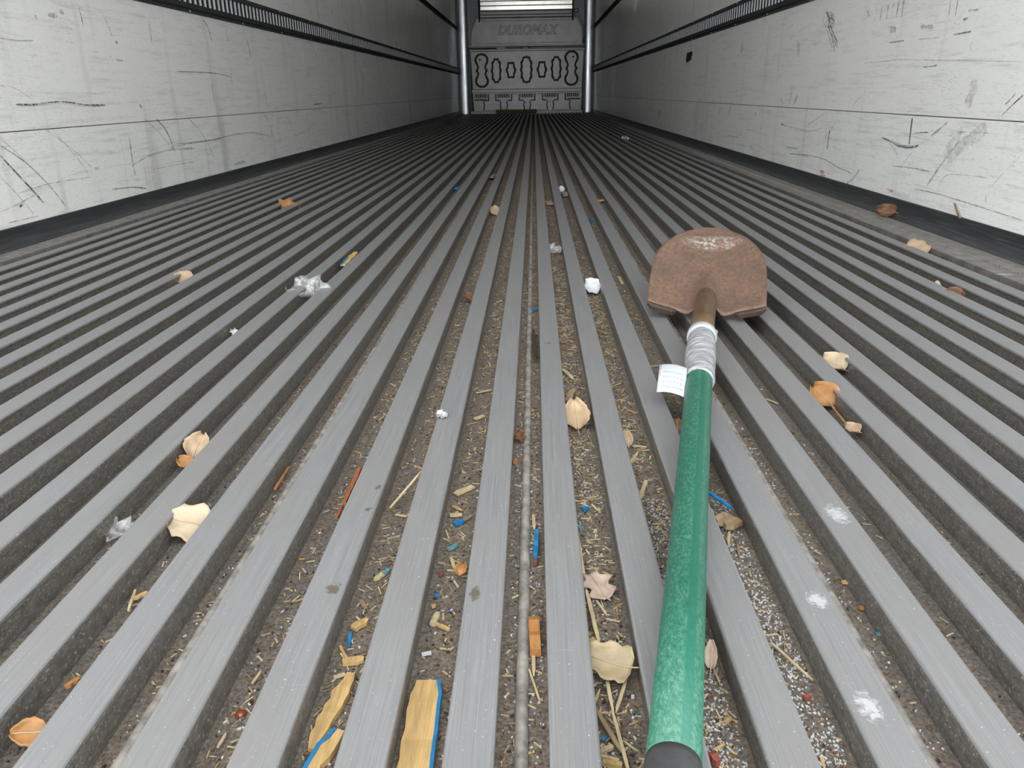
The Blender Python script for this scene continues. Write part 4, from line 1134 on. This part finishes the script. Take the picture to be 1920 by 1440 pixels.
# ------------------------------------------------------------------ stains, paint dabs on the bars
def dab(px, py, rx, ry, mat, z=0.0004, seed=0):
    rnd = random.Random(seed)
    c = at(px, py, z)
    n = math.floor((c.x - rib_x(0)) / PITCH_M)
    pk = planks.get(n // 4, floor) if n <= 14 else floor
    k = depth_of(c) / F_PX
    rx, ry = rx * k, ry * k * 1.6
    if pk is not floor:
        lo, hi = rib_x(n) + .001, rib_x(n) + RIB_W - .001
        rx = min(rx, (hi - lo) / 2); c.x = min(max(c.x, lo + rx), hi - rx)
    q = MB(); q.v = [(math.cos(2 * math.pi * i / 24), math.sin(2 * math.pi * i / 24), 0) for i in range(24)]; q.face(range(24))
    o = q.build('stain', M[mat], pk, loc=(c.x - pk.location.x, c.y, z + (0.0 if n <= 14 else .0004)), recalc=False)
    o.scale = (rx, ry, 1)
dab(1575, 965, 34, 34, 'dab_white', seed=1); dab(1544, 1125, 30, 26, 'dab_white', seed=2); dab(1622, 1325, 34, 40, 'dab_white', seed=3)
dab(626, 1104, 20, 16, 'dab_brown', seed=4); dab(890, 1112, 16, 20, 'dab_brown', seed=5); dab(717, 913, 8, 8, 'dab_brown', seed=6)
dab(690, 955, 10, 6, 'dab_brown', seed=7); dab(1885, 515, 30, 9, 'dab_white', seed=8); dab(1905, 530, 22, 5, 'dab_white', seed=9); dab(1028, 643, 10, 3, 'dab_brown', seed=10)

# ------------------------------------------------------------------ fine litter nobody could count
def litter(name, label, n, pick, mats, weights, size, cat):
    rnd = random.Random(n)
    q = MB()
    for _ in range(n):
        g_, y = pick(rnd)
        a, b_ = rib_x(g_) + RIB_W + .0025, rib_x(g_ + 1) - .0025
        x = rnd.uniform(a, b_)
        mi = rnd.choices(range(len(mats)), weights)[0]
        L_, W_, T_ = size(rnd, mi)
        an = rnd.uniform(0, math.pi); el = rnd.uniform(-.25, .25)
        d = Vector((math.cos(an) * math.cos(el), math.sin(an) * math.cos(el), math.sin(el)))
        s_ = d.cross(Vector((0, 0, 1))).normalized(); u_ = s_.cross(d)
        lim = (min(x - a, b_ - x) + .002) / max(.15, abs(math.cos(an)))
        L_ = min(L_, lim)
        zc = -GD + T_ + abs(math.sin(el)) * L_ + .0002
        q.obox((x, y, zc), d * L_, s_ * W_, u_ * T_, mi)
    o = q.build(name, [M[k] for k in mats], recalc=False)
    tag(o, label, cat, kind='stuff')
    return o
dens = {-14: .1, -12: .15, -10: .25, -9: .5, -8: .3, -7: .5, -6: .8, -5: 1.2, -4: 1.5, -3: 1.5, -2: 1.5, -1: 1.4, 0: 2.2, 1: 2.0, 2: 1.1, 3: 0.8, 4: .35, 5: .25, 6: .3, 8: .1, 9: .1}
gk, gw = list(dens), list(dens.values())
def pick_saw(r):
    return r.choices(gk, gw)[0], 0.30 + 3.4 * r.random() ** 1.7
def size_saw(r, mi):
    if mi in (0, 1): return r.uniform(.0012, .0042), r.uniform(.0003, .0007), r.uniform(.0002, .0004)
    if mi == 2: return r.uniform(.0006, .002), r.uniform(.0005, .0012), r.uniform(.0004, .0008)
    return r.uniform(.0005, .0014), r.uniform(.0004, .0008), r.uniform(.0003, .0006)
litter('sawdust', 'fine wood dust, straw bits and grit lying in the floor grooves', 16000, pick_saw, ['straw', 'wood_tan', 'grit_brown', 'salt_white', 'dark_bit', 'paint_blue', 'leaf_brown'], [4, 3.5, 7, 2.2, 3, .12, 1.5], size_saw, 'sawdust')
def pick_straw(r):
    g_ = r.choices([0, 1, -1, -2, -3, -4, 2], [5, 4, .5, 1.0, .8, .5, 1.2])[0]
    return g_, 0.32 + (1.5 * r.random() ** 1.1 if g_ in (0, 1) else 1.3 * r.random())
litter('straw_chaff', 'pale chopped straw and wood slivers in the middle grooves', 620, pick_straw, ['straw', 'wood_pale', 'wood_yellow'], [4, 2, 2],
       lambda r, mi: (r.uniform(.002, .0065), r.uniform(.0003, .0009), r.uniform(.0003, .0006)), 'straw')
def pick_salt(r):
    g_ = r.choices([1, 2, 3, -5, -1, 0], [4, 4, .6, .25, .7, .6])[0]
    return g_, 0.30 + (.40 * r.random() ** 1.8 if g_ in (1, 2) else .6 * r.random())
litter('white_grains', 'white salt-like grains in the grooves around the black grip', 4800, pick_salt, ['salt_white', 'foil_grey'], [3, 1.5],
       lambda r, mi: (r.uniform(.0003, .0010), r.uniform(.0003, .0008), r.uniform(.0002, .0005)), 'grains')
